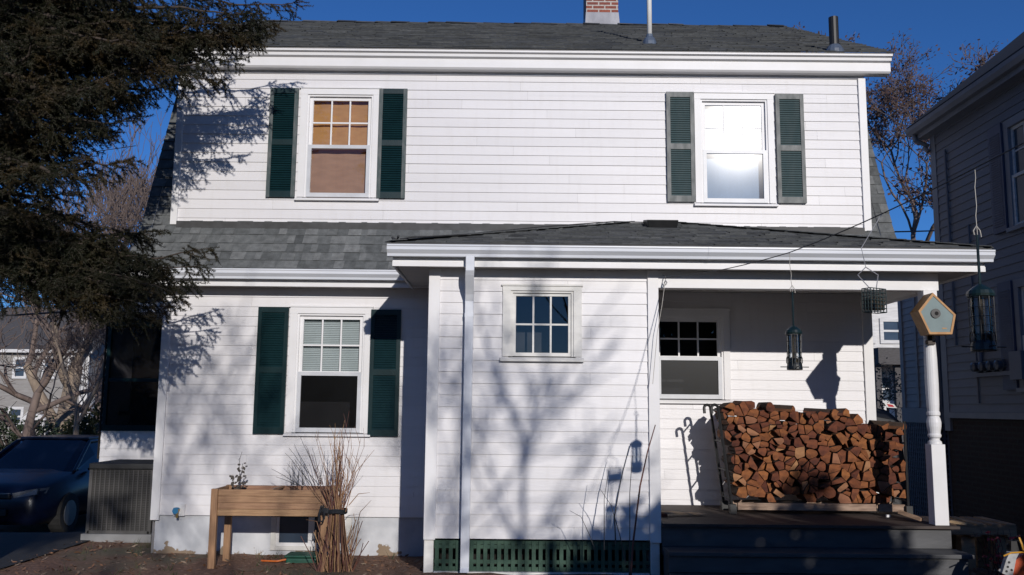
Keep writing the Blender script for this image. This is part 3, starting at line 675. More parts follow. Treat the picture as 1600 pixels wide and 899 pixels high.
m = MB(); yv = Yb-.10
while yv < Yl-.03:
    m.box(BX1+.02, 4.30, yv, min(yv+.088, Yl-.016), .572, .600); yv += .0925
DK = m.build('porch_deck', 'deck_wood', H, bevel=.003)
m = MB(); m.box(BX1+.02, 4.235, Yb-.045, Yb-.02, .385, .571); m.box(BX1+.02, 4.23, Yb-.02, Yl, .30, .55)
m.build('deck_fascia', 'step_paint', H)
m = MB(); m.box(BX1+.02, 4.27, 8.47, 8.82, .345, .383); m.box(BX1+.02, 4.225, 8.50, 8.53, .195, .344); m.box(BX1+.02, 4.30, 8.14, 8.498, .155, .193); m.box(BX1+.02, 4.25, 8.17, 8.2, -.05, .154)
for x in (BX1+.02, 4.2): m.box(x+.004, x+.03, 8.53, 8.80, 0, .344); m.box(x+.004, x+.03, 8.2, 8.499, -.05, .154)
m.build('porch_steps', 'step_paint', H, bevel=.005)
m = MB(); m.box(BX1+.3, 4.1, Yl-.35, Yl-.28, ZSOF-.03, ZSOF-.002); m.box(2.55, 2.8, 9.2, 9.45, ZSOF-.02, ZSOF-.001); m.build('porch_ceiling_trim', 'soffit_paint', H)
# hose tap on the siding
T = MB(); p = at(281, 797, Yl); T.box(p.x-.06, p.x+.065, Yl-.03, Yl-.002, p.z-.065, p.z+.07); TP = T.build('tap_block', 'trim', H, bevel=.004)
m = MB(); m.tube([(p.x, Yl-.03, p.z-.0), (p.x, Yl-.09, p.z), (p.x+.01, Yl-.11, p.z-.05), (p.x+.01, Yl-.11, p.z-.075)], .014, 8); m.build('spout', 'brass', TP)
m = MB(); m.lathe((p.x-.01, Yl-.085, p.z+.01), [(.010, 0), (.034, .012), (.036, .02), (.018, .026)], 10); m.tube([(p.x-.01, Yl-.11, p.z+.0), (p.x-.01, Yl-.12, p.z)], .034, 10); m.build('handle', 'tap_blue', TP)
# --- side sunroom to the left of the house
sy, sx0 = 13.0, -5.86
m = MB(); win = (-5.85, -4.35, 1.38, 2.80); clap(m, sx0, XL, .25, 3.0, sy, [win]); m.face([(sx0, sy, -.5), (sx0, 16.5, -.5), (sx0, 16.5, 3), (sx0, sy, 3)])
m.build('sunroom_wall', 'siding', H)
m = MB(); m.box(sx0+.02, XL, sy+.02, sy+.3, -.7, .25); m.build('sunroom_foundation', 'foundation', H)
m = MB(); m.box(win[0], win[1], sy-.03, sy-.002, 1.30, 1.38); m.box(win[0], win[1], sy-.03, sy-.002, 2.80, 2.9)
for x in (win[0], -5.07, win[1]-.05): m.box(x, x+.05, sy-.03, sy+.02, 1.38, 2.8)
m.box(win[0]+.05, win[1]-.05, sy-.02, sy+.015, 2.0, 2.05)
SW = m.build('sunroom_window', 'shutter_green', H)
m = MB(); m.face([(win[0], sy+.004, 1.38), (win[1], sy+.004, 1.38), (win[1], sy+.004, 2.8), (win[0], sy+.004, 2.8)]); m.build('pane', 'glass_screen', SW)
m = MB(); m.box(win[0]-.05, win[1]+.05, sy+.9, sy+.92, .9, 3); m.box(win[0]-.05, win[1]+.05, sy+.05, sy+.92, 2.95, 3); m.box(win[0], win[1], sy+.5, sy+.53, 1.52, 1.58); m.box(win[0]-.07, win[0]-.05, sy+.05, sy+.92, .9, 3); m.box(win[1]+.05, win[1]+.07, sy+.05, sy+.92, .9, 3); m.box(win[0]-.05, win[1]+.05, sy+.05, sy+.9, .9, .95); m.build('interior', 'dark_void', SW)
m = MB(); m.box(-6.25, XL, 12.6, 16.8, 2.99, 3.01, 1); m.box(-6.25, XL, 12.58, 12.6, 2.97, 3.12, 0); m.box(-6.27, -6.25, 12.58, 16.8, 2.97, 3.12, 0); m.build('sunroom_eave', ['trim', 'soffit_paint'], H)
m = MB(); m.poly([(-6.28, 12.55, 3.12), (XL, 12.55, 3.12), (XL, 16.8, 3.12), (-6.28, 16.8, 3.12), (XL, 13.2, 3.75), (XL, 16.2, 3.75)], [(0, 1, 4), (1, 2, 5, 4), (0, 4, 5, 3), (2, 3, 5), (0, 3, 2, 1)]); m.build('sunroom_roof', 'shingle_upper', H)

# ------------------------------------------------------------------ firewood on its rack, on the porch
def clip(poly, a, n):
    """keep the side of the line through a where (p-a).n <= 0"""
    out = []
    for i in range(len(poly)):
        p, q = poly[i], poly[(i+1) % len(poly)]
        dp, dq = (p[0]-a[0])*n[0]+(p[1]-a[1])*n[1], (q[0]-a[0])*n[0]+(q[1]-a[1])*n[1]
        if dp <= 0: out.append(p)
        if (dp < 0 < dq) or (dq < 0 < dp):
            t = dp/(dp-dq); out.append((p[0]+t*(q[0]-p[0]), p[1]+t*(q[1]-p[1])))
    return out
LY = 9.70
topline = [(at(px, py, LY).x, at(px, py, LY).z) for px, py in ((1120, 640), (1133, 628), (1160, 626), (1200, 630), (1245, 636), (1300, 634), (1340, 645), (1352, 660), (1388, 654), (1406, 664), (1414, 678))]
def topz(x):
    for a, c in zip(topline, topline[1:]):
        if a[0] <= x <= c[0]: return a[1]+(x-a[0])/(c[0]-a[0])*(c[1]-a[1])
    return -1
zb0 = .715
xl_ = lambda z: 2.372-(z-zb0)*.125
xr2 = 4.185
seeds = []; z = zb0+.03; row = 0; rl = random.Random(21)
while z < 2.0:
    x = 2.1+(row % 2)*.045
    while x < 4.35:
        seeds.append((x+rl.uniform(-.045, .045), z+rl.uniform(-.04, .04))); x += rl.uniform(.076, .135)
    z += rl.uniform(.070, .092); row += 1
G_LOG = 'split logs stacked in the porch rack'
LOGL = 'split firewood log in the big stack on the black porch rack'
nlog = 0
for i, s_ in enumerate(seeds):
    if not (xl_(s_[1])+.025 < s_[0] < xr2-.02 and zb0+.02 < s_[1] < topz(s_[0])-.028): continue
    poly = [(s_[0]-.13, s_[1]-.12), (s_[0]+.13, s_[1]-.12), (s_[0]+.13, s_[1]+.12), (s_[0]-.13, s_[1]+.12)]
    for k, q in enumerate(seeds):
        if k == i or abs(q[0]-s_[0]) > .3 or abs(q[1]-s_[1]) > .3: continue
        poly = clip(poly, ((s_[0]+q[0])/2, (s_[1]+q[1])/2), (q[0]-s_[0], q[1]-s_[1]))
    poly = clip(poly, (0, zb0), (0, -1)); poly = clip(poly, (xl_(zb0)+.006, zb0), (-1, -.125)); poly = clip(poly, (xr2, 0), (1, 0))
    if len(poly) < 3: continue
    cells = [poly]
    cx_, cz_ = sum(p[0] for p in poly)/len(poly), sum(p[1] for p in poly)/len(poly)
    if rl.random() < .28:                    # split billets: two wedges side by side
        t = rl.uniform(0, math.pi); nn = (math.cos(t), math.sin(t)); cells = [clip(poly, (cx_, cz_), nn), clip(poly, (cx_, cz_), (-nn[0], -nn[1]))]
    for poly in cells:
        if len(poly) < 3: continue
        cx_, cz_ = sum(p[0] for p in poly)/len(poly), sum(p[1] for p in poly)/len(poly); pts = []
        rounder = rl.random() < .25; gap = rl.uniform(.006, .013)
        for k, p in enumerate(poly):
            q = poly[(k+1) % len(poly)]; pp = poly[k-1]; cand = [p]
            if rounder: cand = [(p[0]*.75+pp[0]*.25, p[1]*.75+pp[1]*.25), (p[0]*.75+q[0]*.25, p[1]*.75+q[1]*.25)]
            elif rl.random() < .08 and len(poly) > 4: continue
            for w_ in cand:
                dd = max(.02, math.hypot(w_[0]-cx_, w_[1]-cz_)); sh = max(.55, 1-gap*rl.uniform(.4, 1)/dd); pts.append((cx_+(w_[0]-cx_)*sh, cz_+(w_[1]-cz_)*sh))
        if len(pts) < 3: continue
        yf = LY-.03+rl.uniform(-.055, .06); ln = rl.uniform(.36, .42); tx, tz = rl.uniform(-.015, .015), rl.uniform(-.008, .008); sl1, sl2 = rl.uniform(-.25, .25), rl.uniform(-.2, .2)
        n_ = len(pts); fa = [Vector((a, yf+(a-cx_)*sl1+(c-cz_)*sl2+rl.uniform(-.004, .004), c)) for a, c in pts]; ba = [Vector((a+tx, yf+ln, max(c+tz, .70))) for a, c in pts]
        m = MB(); m.poly(fa+ba, [tuple(range(n_))], 0); m.poly(fa+ba, [tuple(range(n_, 2*n_))[::-1]], 0)
        for k in range(n_): m.poly(fa+ba, [(k, n_+k, n_+(k+1) % n_, (k+1) % n_)], 1 if (k % 3 == 0 or rounder) else 2)
        o = m.build('firewood_log', ['log_pale' if rl.random() < .10 else 'log_end', 'log_bark', 'log_split'], loc=(cx_, yf, cz_)); tag(o, LOGL, 'log', G_LOG); nlog += 1
print('logs', nlog)
# pieces lying crosswise on the top
def splitlog(a, c, w_, h_, label, mt=('log_end', 'log_bark', 'log_split'), group=None, name='firewood_log'):
    m = MB(); a, c = Vector(a), Vector(c); d = (c-a); sd = d.normalized().cross(Vector((0, 0, 1))).normalized(); u = sd.cross(d.normalized())
    prof_ = [(-.5, 0), (.5, 0), (.46, .45), (.12, 1), (-.25, .92), (-.48, .5)]
    P0 = [a+sd*(i*w_)+u*(j*h_) for i, j in prof_]; P1 = [c+sd*(i*w_*rl.uniform(.85, 1.1))+u*(j*h_*rl.uniform(.85, 1.05)) for i, j in prof_]; n_ = len(prof_)
    m.poly(P0+P1, [tuple(range(n_))[::-1], tuple(range(n_, 2*n_))], 0)
    for k in range(n_): m.poly(P0+P1, [(k, (k+1) % n_, n_+(k+1) % n_, n_+k)], 1 if k in (2, 3, 4) else 2)
    o = m.build(name, list(mt), loc=tuple(a)); return tag(o, label, 'log', group)
for (xq, dxq, y0_, y1_, w_, h_, lb) in ((2.72, .30, 9.93, 9.66, .10, .065, 'long split log lying crosswise on the stack left of its middle'), ((3.22), .34, 9.92, 9.68, .10, .06, 'flat split log lying crosswise near the middle of the stack top'),
                                       (3.93, .26, 9.92, 9.64, .10, .075, 'round barked log lying crosswise at the low right end of the stack')):
    zq = max(topz(xq), topz(xq+dxq))-.075; splitlog((xq, y0_, zq), (xq+dxq, y1_, zq-.02), w_, h_, lb, group=G_LOG)
# rack: timber runners, black scrolled end frames
RK = thing('firewood_rack', (3.3, 9.9, .602), 'black steel firewood rack with scrolled ends holding the log stack', 'firewood rack')
for yy_ in (LY-.035, LY+.27):
    m = MB(); m.box(2.40, 3.86, yy_-.02, yy_+.02, .640, .712); m.box(3.885, 4.16, yy_-.02, yy_+.02, .638, .710); m.build('rail', 'rail_wood', RK, bevel=.004)
def rackend(xb, lean, top, curl):
    m = MB()
    for yy_ in (LY-.06, LY+.31):
        pts = [(xb, yy_, .603), (xb-lean*.5, yy_, .603+(top-.6)*.5), (xb-lean, yy_, top)]
        if curl:
            for k in range(1, 7):
                t = math.pi*k/6; pts.append((xb-lean-.035*(1-math.cos(t)), yy_, top+.035*math.sin(t)))
            pts.append((xb-lean-.065, yy_, top-.06))
        m.tube(pts, .016, 8); m.box(xb-.035, xb+.03, yy_-.04, yy_+.04, .603, .70)
    for z in (.75, 1.05, 1.35, top-.02): x = xb-lean*(z-.6)/(top-.6); m.tube([(x, LY-.06, z), (x, LY+.31, z)], .010, 6)
    return m.build('end_frame', 'rack_black', RK)
rackend(2.345, .135, 1.70, True); rackend(4.19, .0, 1.58, False)
# loose pieces on the porch deck
p = at(1037, 782, 10.0)
a, c = (1.56, 9.9, .622), (1.56, 10.25, .622); splitlog(a, c, .13, .10, 'short orange brown log lying alone beside the porch wall', ('log_pale', 'log_split', 'log_pale'))
m = MB(); m.poly([(1.50, 9.42, .632), (1.95, 9.50, .606), (2.02, 9.42, .604), (1.56, 9.32, .628), (1.50, 9.42, .650), (1.95, 9.50, .624), (2.02, 9.42, .618), (1.56, 9.32, .645)], [(0, 1, 2, 3), (4, 7, 6, 5), (0, 4, 5, 1), (1, 5, 6, 2), (2, 6, 7, 3), (3, 7, 4, 0)])
tag(m.build('wood_offcut', 'pallet_wood', loc=(1.7, 9.4, .6)), 'thin flat wooden board lying across the left end of the porch deck', 'board')
m = MB(); m.box(1.49, 1.60, 9.30, 9.36, .602, .632); tag(m.build('wood_block', 'log_end', loc=(1.55, 9.33, .602), bevel=.004), 'small reddish wood block under the thin board on the porch', 'block')
m = MB(); m.prism([(3.88, 9.45, .602), (3.92, 9.45, .602), (3.918, 9.45, .628), (3.883, 9.45, .626)], (0, .03, 0)); tag(m.build('wood_chip', 'sticker_white', loc=(3.9, 9.45, .602)), 'tiny pale chip on the deck in front of the log rack', 'chip')
# pallet at the right end of the porch
PL = thing('pallet', (4.7, 9.7, .2), 'worn wooden pallet lying behind the turned porch post', 'pallet')
gz = .42
for yy_ in (9.45, 9.75, 10.05):
    m = MB(); m.box(4.33, 5.2, yy_-.02, yy_+.02, gz+.02, gz+.11); m.build('stringer', 'pallet_wood', PL)
for k in range(6):
    m = MB(); x = 4.34+k*.15; m.box(x, x+.10, 9.42, 10.08, gz+.111, gz+.128); m.build('slat', 'pallet_wood', PL)
for k in range(3):
    m = MB(); x = 4.34+k*.38; m.box(x, x+.10, 9.42, 10.08, gz, gz+.019); m.build('slat', 'pallet_wood', PL)
BP = thing('lumber_pile', (4.8, 9.6, 0), 'stack of rough timber blocks under the wooden pallet', 'timber blocks')
for k, (x0, x1, z0, z1) in enumerate(((4.36, 4.50, .0, .41), (5.02, 5.14, -.04, .41), (4.66, 4.80, -.02, .41))):
    for ya in (9.5, 9.9):
        m = MB(); m.box(x0, x1, ya, ya+.12, z0-.05, z1); m.build('block', 'pallet_wood', BP)
def plank(name, a, c, w_, h_, mt, label, cat='board'):
    m = MB(); m.beam(a, c, w_, h_); tag(m.build(name, mt, loc=tuple(a)), label, cat)
plank('wood_plank', at(1405, 800, 9.15)+Vector((0, 0, 0)), at(1440, 812, 8.98), .05, .03, 'pallet_wood', 'short board lying on the deck just left of the porch post')
plank('wood_plank', at(1485, 815, 8.95), at(1512, 819, 8.85), .07, .02, 'pallet_wood', 'pale board end sticking out just right of the porch post foot')
# stray lit offcuts on the dark ground near the saw
for k, (q0, q1, yy_, lb) in enumerate((((1528, 866), (1547, 862), 8.62, 'thin lit stick on the dark ground left of the saw, the highest of four'), ((1520, 890), (1534, 892), 8.3, 'short orange stick nearest the end of the porch steps'), ((1524, 894), (1552, 897), 8.2, 'long orange stick lowest on the ground beside the steps'), ((1552, 883), (1562, 885), 8.35, 'short dim stick lying between the steps and the saw'))):
    a, c = at(*q0, yy_), at(*q1, yy_-.05); a.z = gh(a.x, a.y)+.02; c.z = gh(c.x, c.y)+.02
    m = MB(); m.tube([a, (a+c)/2+Vector((0, 0, .006)), c], [.010, .012, .008], 6); tag(m.build('stick', 'log_pale', loc=tuple(a)), lb, 'stick', 'offcuts on the ground by the saw')

# ------------------------------------------------------------------ birdhouse on the porch post
BHY = 8.60
pp = [at(px, py, BHY) for px, py in ((1457.5, 457.5), (1493.6, 491.9), (1488, 522.5), (1452.5, 522.5), (1435, 486))]
cen = sum(pp, Vector())/5; dy = .19
BH = thing('birdhouse', (cen.x, BHY+dy, cen.z-.2), 'five sided wooden birdhouse with grey front and round black hole on the post', 'birdhouse')
inn = [cen+(p-cen)*.87 for p in pp]
m = MB(); m.prism([p+Vector((0, .006, 0)) for p in inn], (0, .012, 0)); m.build('front', 'birdhouse_grey', BH)
for k in range(5):
    a, c, ia, ic = pp[k], pp[(k+1) % 5], inn[k], inn[(k+1) % 5]
    m = MB(); m.poly([a, c, ic, ia]+[q+Vector((0, dy, 0)) for q in (a, c, ic, ia)], [(0, 1, 2, 3), (7, 6, 5, 4), (0, 4, 5, 1), (1, 5, 6, 2), (2, 6, 7, 3), (3, 7, 4, 0)])
    m.build('side_board', 'birdhouse_wood', BH)
m = MB(); m.prism([p+Vector((0, dy-.02, 0)) for p in inn], (0, .012, 0)); m.build('back', 'birdhouse_dark', BH)
hc = at(1462, 490, BHY)
m = MB(); m.tube([(hc.x, BHY+.005, hc.z), (hc.x, BHY-.006, hc.z)], .046, 24); HB = m.build('entrance_plate', 'rack_black', BH)
m = MB(); m.tube([(hc.x+.006, BHY-.0065, hc.z), (hc.x+.006, BHY-.0075, hc.z)], .019, 16); m.build('hole', 'dark_void', HB)
q = at(1476, 513, BHY); m = MB(); m.box(q.x-.022, q.x+.022, BHY+.003, BHY+.005, q.z-.006, q.z+.004); m.build('mark', 'birdhouse_wood', BH)
m = MB(); m.box(cen.x-.03, pxx+.02, BHY+dy+.002, Yb-.05, cen.z-.25, cen.z-.21); m.box(cen.x-.03, cen.x+.01, BHY+dy-.03, BHY+dy, cen.z-.25, cen.z-.1); m.build('bracket', 'birdhouse_dark', BH)

# ------------------------------------------------------------------ clothes line, feeders, suet cage
Q0, Q1, Q2 = at(1040, 434, 8.78), at(1233, 395, 6.16), at(1523, 263, 4.2)
m = MB(); far_ = Q2+(Q2-Q1)*2.6+Vector((0, 0, .35))
def sag(a, c, s_, n_=10): return [a.lerp(c, i/n_)-Vector((0, 0, s_*4*(i/n_)*(1-i/n_))) for i in range(n_+1)]
m.tube(sag(Q0, Q1, .03)+sag(Q1, Q2, .02)[1:]+sag(Q2, far_, .04)[1:], .0035, 6)
CL = m.build('clothes_line', 'wire_dark', loc=tuple(Q0)); tag(CL, 'thin clothes line running from the porch corner up past both feeders', 'clothes line')
m = MB(); m.tube([Q0+Vector((-.02, .08, .04)), Q0+Vector((0, .03, .02)), Q0], .005, 6); m.tube([Q0+Vector((0, 0, -.03)), Q0+Vector((.012, 0, -.05)), Q0+Vector((0, 0, -.075)), Q0+Vector((-.012, 0, -.05)), Q0+Vector((0, 0, -.03))], .006, 6); m.build('hook', 'lead', CL)
e = at(1027, 520, 8.74); m = MB(); m.tube([Q0, Q0.lerp(e, .5)+Vector((.006, 0, 0)), e, e+Vector((-.05, .0, -.5))], .003, 5); m.build('loose_end', 'string', CL)
# pole of the clothes line, out of the picture to the right
m = MB(); m.tube([(far_.x, far_.y, -.2), (far_.x, far_.y, far_.z+.2)], .05, 10); tag(m.build('line_post', 'bark_grey', loc=(far_.x, far_.y, 0)), 'wooden post beyond the picture that carries the clothes line', 'post')
def feeder(top, hang, cyl_top, cyl_bot, label, string_name='hanger', r=.05):
    """hang: point on the line; cyl_top/bot: z of the seed tube; x, y from top"""
    x, y = top.x, top.y
    o = thing('bird_feeder', (x, y, cyl_bot-.04), label, 'bird feeder', 'tube bird feeders on the clothes line')
    zt = cyl_top+.045
    zm_ = zt+.24
    m = MB(); n_ = 7; m.tube([hang.lerp(Vector((x, y, zm_)), i/n_)+Vector((.003*math.sin(i*2.1), 0, 0)) for i in range(n_+1)], .0022, 5)
    m.tube([(x-.012, y, zm_+.0), (x-.016, y, zm_+.02), (x, y, zm_+.045), (x+.016, y, zm_+.02), (x+.02, y, zm_-.01)], .003, 5); m.build('hanger', 'string', o)
    m = MB(); m.tube([(x, y, zm_), (x, y, zt-.005)], .0065, 8); m.build('rod', 'feeder_green', o)
    m = MB(); m.lathe((x, y, cyl_top), [(r*1.12, -.012), (r*1.16, 0), (r*1.05, .016), (r*.55, .036), (r*.2, .047)], 20); m.build('cap', 'feeder_green', o, smooth=False)
    m = MB(); m.tube([(x, y, cyl_bot), (x, y, cyl_top)], r*.86, 18, cap=False); m.build('seed_tube', 'glass_clear', o, smooth=True)
    m = MB(); m.tube([(x, y, cyl_bot-.03), (x, y, cyl_top-.02)], r*.28, 10); sd_ = (cyl_top-cyl_bot)*.16; m.tube([(x, y, cyl_bot), (x, y, cyl_bot+sd_)], r*.78, 14); m.build('seed', 'seed', o)
    m = MB()
    for k in range(8):
        t = 2*math.pi*k/8+.2; m.tube([(x+r*math.cos(t), y+r*math.sin(t), cyl_bot-.02), (x+r*math.cos(t), y+r*math.sin(t), cyl_top)], .0018, 4)
    for z in np.linspace(cyl_bot+.03, cyl_top-.02, 5): m.tube([(x+r*math.cos(t), y+r*math.sin(t), z) for t in np.linspace(0, 2*math.pi, 17)], .0014, 4, cap=False)
    m.build('cage', 'feeder_black', o)
    m = MB(); m.lathe((x, y, cyl_bot-.045), [(r*1.02, 0), (r*1.06, .006), (r*1.0, .035), (r*.9, .05)], 18)
    for t in (0, math.pi/2, math.pi, 3*math.pi/2):
        c_, s2 = math.cos(t), math.sin(t); m.tube([(x+c_*r*.9, y+s2*r*.9, cyl_bot-.025), (x+c_*r*1.95, y+s2*r*1.95, cyl_bot-.025)], .003, 6)
        m.tube([(x+c_*r*.95-s2*.018, y+s2*r*.95+c_*.018, cyl_bot+.0), (x+c_*r*.97-s2*.014, y+s2*r*.97+c_*.014, cyl_bot+.035), (x+c_*r*.97, y+s2*r*.97, cyl_bot+.045), (x+c_*r*.97+s2*.014, y+s2*r*.97-c_*.014, cyl_bot+.035), (x+c_*r*.95+s2*.018, y+s2*r*.95-c_*.018, cyl_bot)], .004, 6)
    m.build('base', 'feeder_black', o)
a, c = at(1240, 520, 6.16), at(1241, 568, 6.16); feeder(a, Q1, a.z, c.z, 'slim tube bird feeder hanging in front of the shaded porch wall')
a, c = at(1532, 460, 4.2), at(1535, 534, 4.2); feeder(a, Q2, a.z, c.z, 'large near tube bird feeder hanging before the shaded neighbouring house', r=.054)
sy_ = 5.0; ct = at(1366, 470, sy_)
SC_ = thing('suet_cage', (ct.x, sy_, ct.z-.12), 'green wire suet cage hanging by strings from the clothes line', 'suet feeder')
m = MB(); wx, wy, hz = .062, .03, .066
rotc, rots = math.cos(.5), math.sin(.5)
def RC(x, y, z): return (ct.x+x*rotc-y*rots, sy_+x*rots+y*rotc, ct.z+z)
for i in range(6):
    x = -wx+2*wx*i/5
    for y in (-wy, wy): m.tube([RC(x, y, -hz), RC(x, y, hz)], .0028, 5)
for y in (-wy/3, wy/3):
    for x in (-wx, wx): m.tube([RC(x, y, -hz), RC(x, y, hz)], .0028, 5)
for i in range(7):
    z = -hz+2*hz*i/6; m.tube([RC(-wx, -wy, z), RC(wx, -wy, z), RC(wx, wy, z), RC(-wx, wy, z), RC(-wx, -wy, z)], .0028, 5)
m.build('cage', 'cage_metal', SC_)
m = MB(); m.poly([RC(x*.9, y*.8, z*.8) for z in (-hz, hz*.2) for y in (-wy, wy) for x in (-wx, wx)], [(0, 2, 3, 1), (4, 5, 7, 6), (0, 1, 5, 4), (2, 6, 7, 3), (0, 4, 6, 2), (1, 3, 7, 5)]); m.build('suet_block', 'seed', SC_)
m = MB()
for px_ in (1340, 1372):
    hp_ = at(px_, 430, sy_); m.tube([RC(.02 if px_ > 1350 else -.03, 0, hz), hp_, Vector((ct.x-.04, sy_, ct.z+.19))], .003, 5)
tp_ = Q1.lerp(Q2, .59)-Vector((0, 0, .02)); m.tube([Vector((ct.x-.04, sy_, ct.z+.19)), Vector((ct.x-.06, sy_, ct.z+.3)), tp_], .0022, 5); m.build('hook', 'lead', SC_)

# ------------------------------------------------------------------ raised planter with dead herbs
py0, py1, px0, px1, pt, pbz = 9.56, 10.12, at(328, 800, 9.56).x, at(512, 800, 9.56).x, at(420, 765, 9.56).z, at(420, 807, 9.56).z
PLT = thing('planter', ((px0+px1)/2, 9.84, 0), 'raised cedar planter box on four legs in front of the house wall', 'planter')
for (x, y) in ((px0, py0), (px1-.07, py0), (px0+.002, py1-.07), (px1-.072, py1-.07)):
    m = MB(); m.box(x, x+.07, y, y+.055, gh(x, y)-.05, pt); m.build('leg', 'cedar_post', PLT, bevel=.004)
for y in (py0+.018, py1-.045):
    for k in range(4):
        m = MB(); bh_ = (pt-.004-pbz)/4; z = pbz+k*bh_; m.box(px0+.071, px1-.071, y, y+.022, z, z+bh_-.002); m.build('board', 'cedar', PLT, bevel=.003)
for x in (px0+.015, px1-.037):
    m = MB(); m.box(x, x+.022, py0+.056, py1-.071, pbz, pt-.003); m.build('end_board', 'cedar', PLT, bevel=.003)
m = MB(); m.box(px0+.04, px1-.04, py0+.042, py1-.048, pbz+.005, pt-.05); m.build('soil_fill', 'soil', PLT)
m = MB(); m.beam((px0+.62, py0+.04, pt-.012), (px0+.62, py1-.04, pt-.012), .04, .02); m.build('divider', 'cedar', PLT)
def stems(mb, base, tip, r0, r1, wob=.02, n_=6):
    base, tip = Vector(base), Vector(tip); ph = rnd.uniform(0, 6)
    mb.tube([base.lerp(tip, i/n_)+Vector((wob*math.sin(ph+i*1.3), wob*math.cos(ph*2+i*1.1), 0))*(i/n_) for i in range(n_+1)], [r0+(r1-r0)*i/n_ for i in range(n_+1)], 5)
def leafq(mb, c, s_, mi=0):
    d = Vector((rnd.uniform(-1, 1), rnd.uniform(-1, 1), rnd.uniform(-1.2, .3))).normalized(); u = d.orthogonal().normalized()*s_*.35; d = d*s_; c = Vector(c)
    mb.face([c, c+d*.5+u, c+d, c+d*.5-u], mi)
# withered leafy plant on the left
HB_ = thing('dead_plant', (at(372, 757, 9.84).x, 9.84, pt-.05), 'small withered leafy plant at the left end of the planter', 'dead plant')
m = MB(); ml = MB()
for tp in ((376, 706), (380, 725), (362, 742), (384, 744)):
    tip = at(*tp, 9.84); base = Vector((at(372, 757, 9.84).x+rnd.uniform(-.03, .03), 9.84, pt-.06)); stems(m, base, tip, .005, .002, .015)
    for k in range(11):
        c = base.lerp(tip, rnd.uniform(.35, 1.05))+Vector((rnd.uniform(-.025, .025), rnd.uniform(-.03, .03), 0)); leafq(ml, c, rnd.uniform(.03, .065))
m.build('stem', 'dead_leaf', HB_); ml.build('leaves', 'dead_leaf', HB_)
HC = thing('dead_plant', (at(470, 757, 9.86).x, 9.86, pt-.05), 'straight dark dead stems leaning left from the right half of the planter', 'dead plant')
m = MB()
for (b, t) in (((498, 758), (450, 700)), ((488, 758), (446, 708)), ((492, 758), (460, 694)), ((500, 757), (470, 682)), ((484, 758), (461, 718)), ((503, 758), (478, 702)), ((505, 757), (487, 700)), ((500, 757), (508, 705)), ((470, 759), (425, 733)), ((466, 759), (432, 745))):
    stems(m, at(*b, 9.86), at(*t, 9.86), .0042, .0018, .01)
for k in range(16):
    b = at(rnd.uniform(455, 475), 758, 9.86); stems(m, b, b+Vector((rnd.uniform(-.06, .06), rnd.uniform(-.05, .05), rnd.uniform(.1, .33))), .003, .001, .012)
m.build('stems', 'wire_dark', HC)
# tall bundle of canes, strapped together
BC = thing('cane_bundle', (at(524, 880, 9.5).x, 9.50, 0), 'tall bundle of dry brown canes tied with a black strap by the planter', 'cane bundle')
rc = random.Random(5); cx, cyy = at(524, 880, 9.50).x, 9.50
for k in range(78):
    t = rc.uniform(0, 6.28); rr_ = math.sqrt(rc.random()); bx_, by_ = cx+rr_*.20*math.cos(t), cyy+rr_*.11*math.sin(t)
    wx_, wy_ = cx+.0+rr_*.075*math.cos(t), cyy+rr_*.065*math.sin(t)
    hgt = rc.uniform(.75, 1.42) if k < 48 else rc.uniform(.2, .58)
    if k == 0: hgt = 1.58
    m = MB(); zs_ = .60; g = gh(bx_, by_)-.03
    lean = Vector((rc.gauss(-.02, .11), rc.gauss(0, .06), 0))
    pts = [Vector((bx_, by_, g)), Vector(((bx_*.35+wx_*.65), (by_*.35+wy_*.65), g+.32)), Vector((wx_, wy_, zs_))]
    if hgt < .6:
        pts = [Vector((bx_, by_, g)), Vector((bx_+(bx_-cx)*.35+rc.uniform(-.03, .03), by_-.02, g+hgt*.5)), Vector((bx_+(bx_-cx)*.7+rc.uniform(-.07, .07), by_-.03, g+hgt))]
        rad = [.006, .005, .004]
    else:
        for q in (.35, .7, 1.0): pts.append(Vector((wx_, wy_, zs_))+(lean+Vector(((wx_-cx)*.9, (wy_-cyy)*.9, 0)))*q*(hgt/1.1)+Vector((rc.uniform(-.015, .015), rc.uniform(-.015, .015), (hgt-.55)*q)))
        rad = [.0065, .0058, .005, .004, .0028, .0014]
    m.tube(pts, rad, 5)
    if hgt >= .6:
        for b_ in range(rc.randint(1, 4)):
            i0 = rc.choice((3, 4)); s0 = pts[i0].lerp(pts[i0+1], rc.random()) if i0+1 < len(pts) else pts[i0]
            e0 = s0+Vector((rc.uniform(-.07, .07), rc.uniform(-.05, .05), rc.uniform(.06, .2))); m.tube([s0, (s0+e0)/2+Vector((.006, 0, 0)), e0], [.003, .0024, .0012], 4)
    m.build('cane', 'red_cane' if (rc.random() < .34) else 'dry_cane', BC)
for (b, mid_, t) in (((540, 800), (556, 738), (585, 703)), ((545, 790), (560, 772), (578, 770)), ((548, 860), (563, 800), (580, 782)), ((505, 850), (495, 815), (478, 812)), ((547, 858), (555, 815), (552, 802))):
    m = MB(); m.tube([at(*b, 9.46), at(*mid_, 9.43), at(*t, 9.43)], [.005, .004, .0016], 5); m.build('cane', 'dry_cane', BC)
m = MB(); ring = [(cx+.098*math.cos(t), cyy+.085*math.sin(t), .605+.006*math.sin(t*3)) for t in np.linspace(0, 2*math.pi, 21)]
for z in (-.014, 0, .014): m.tube([(a, c, d+z) for a, c, d in ring], .010, 6, cap=False)
s0 = Vector((cx-.085, cyy-.05, .61))
m.beam(s0, s0+Vector((-.06, -.04, .02)), .03, .05); m.tube([s0+Vector((-.05+.028*math.cos(t), -.06, -.045+.055*math.sin(t))) for t in np.linspace(0, 2*math.pi, 13)], .009, 6)
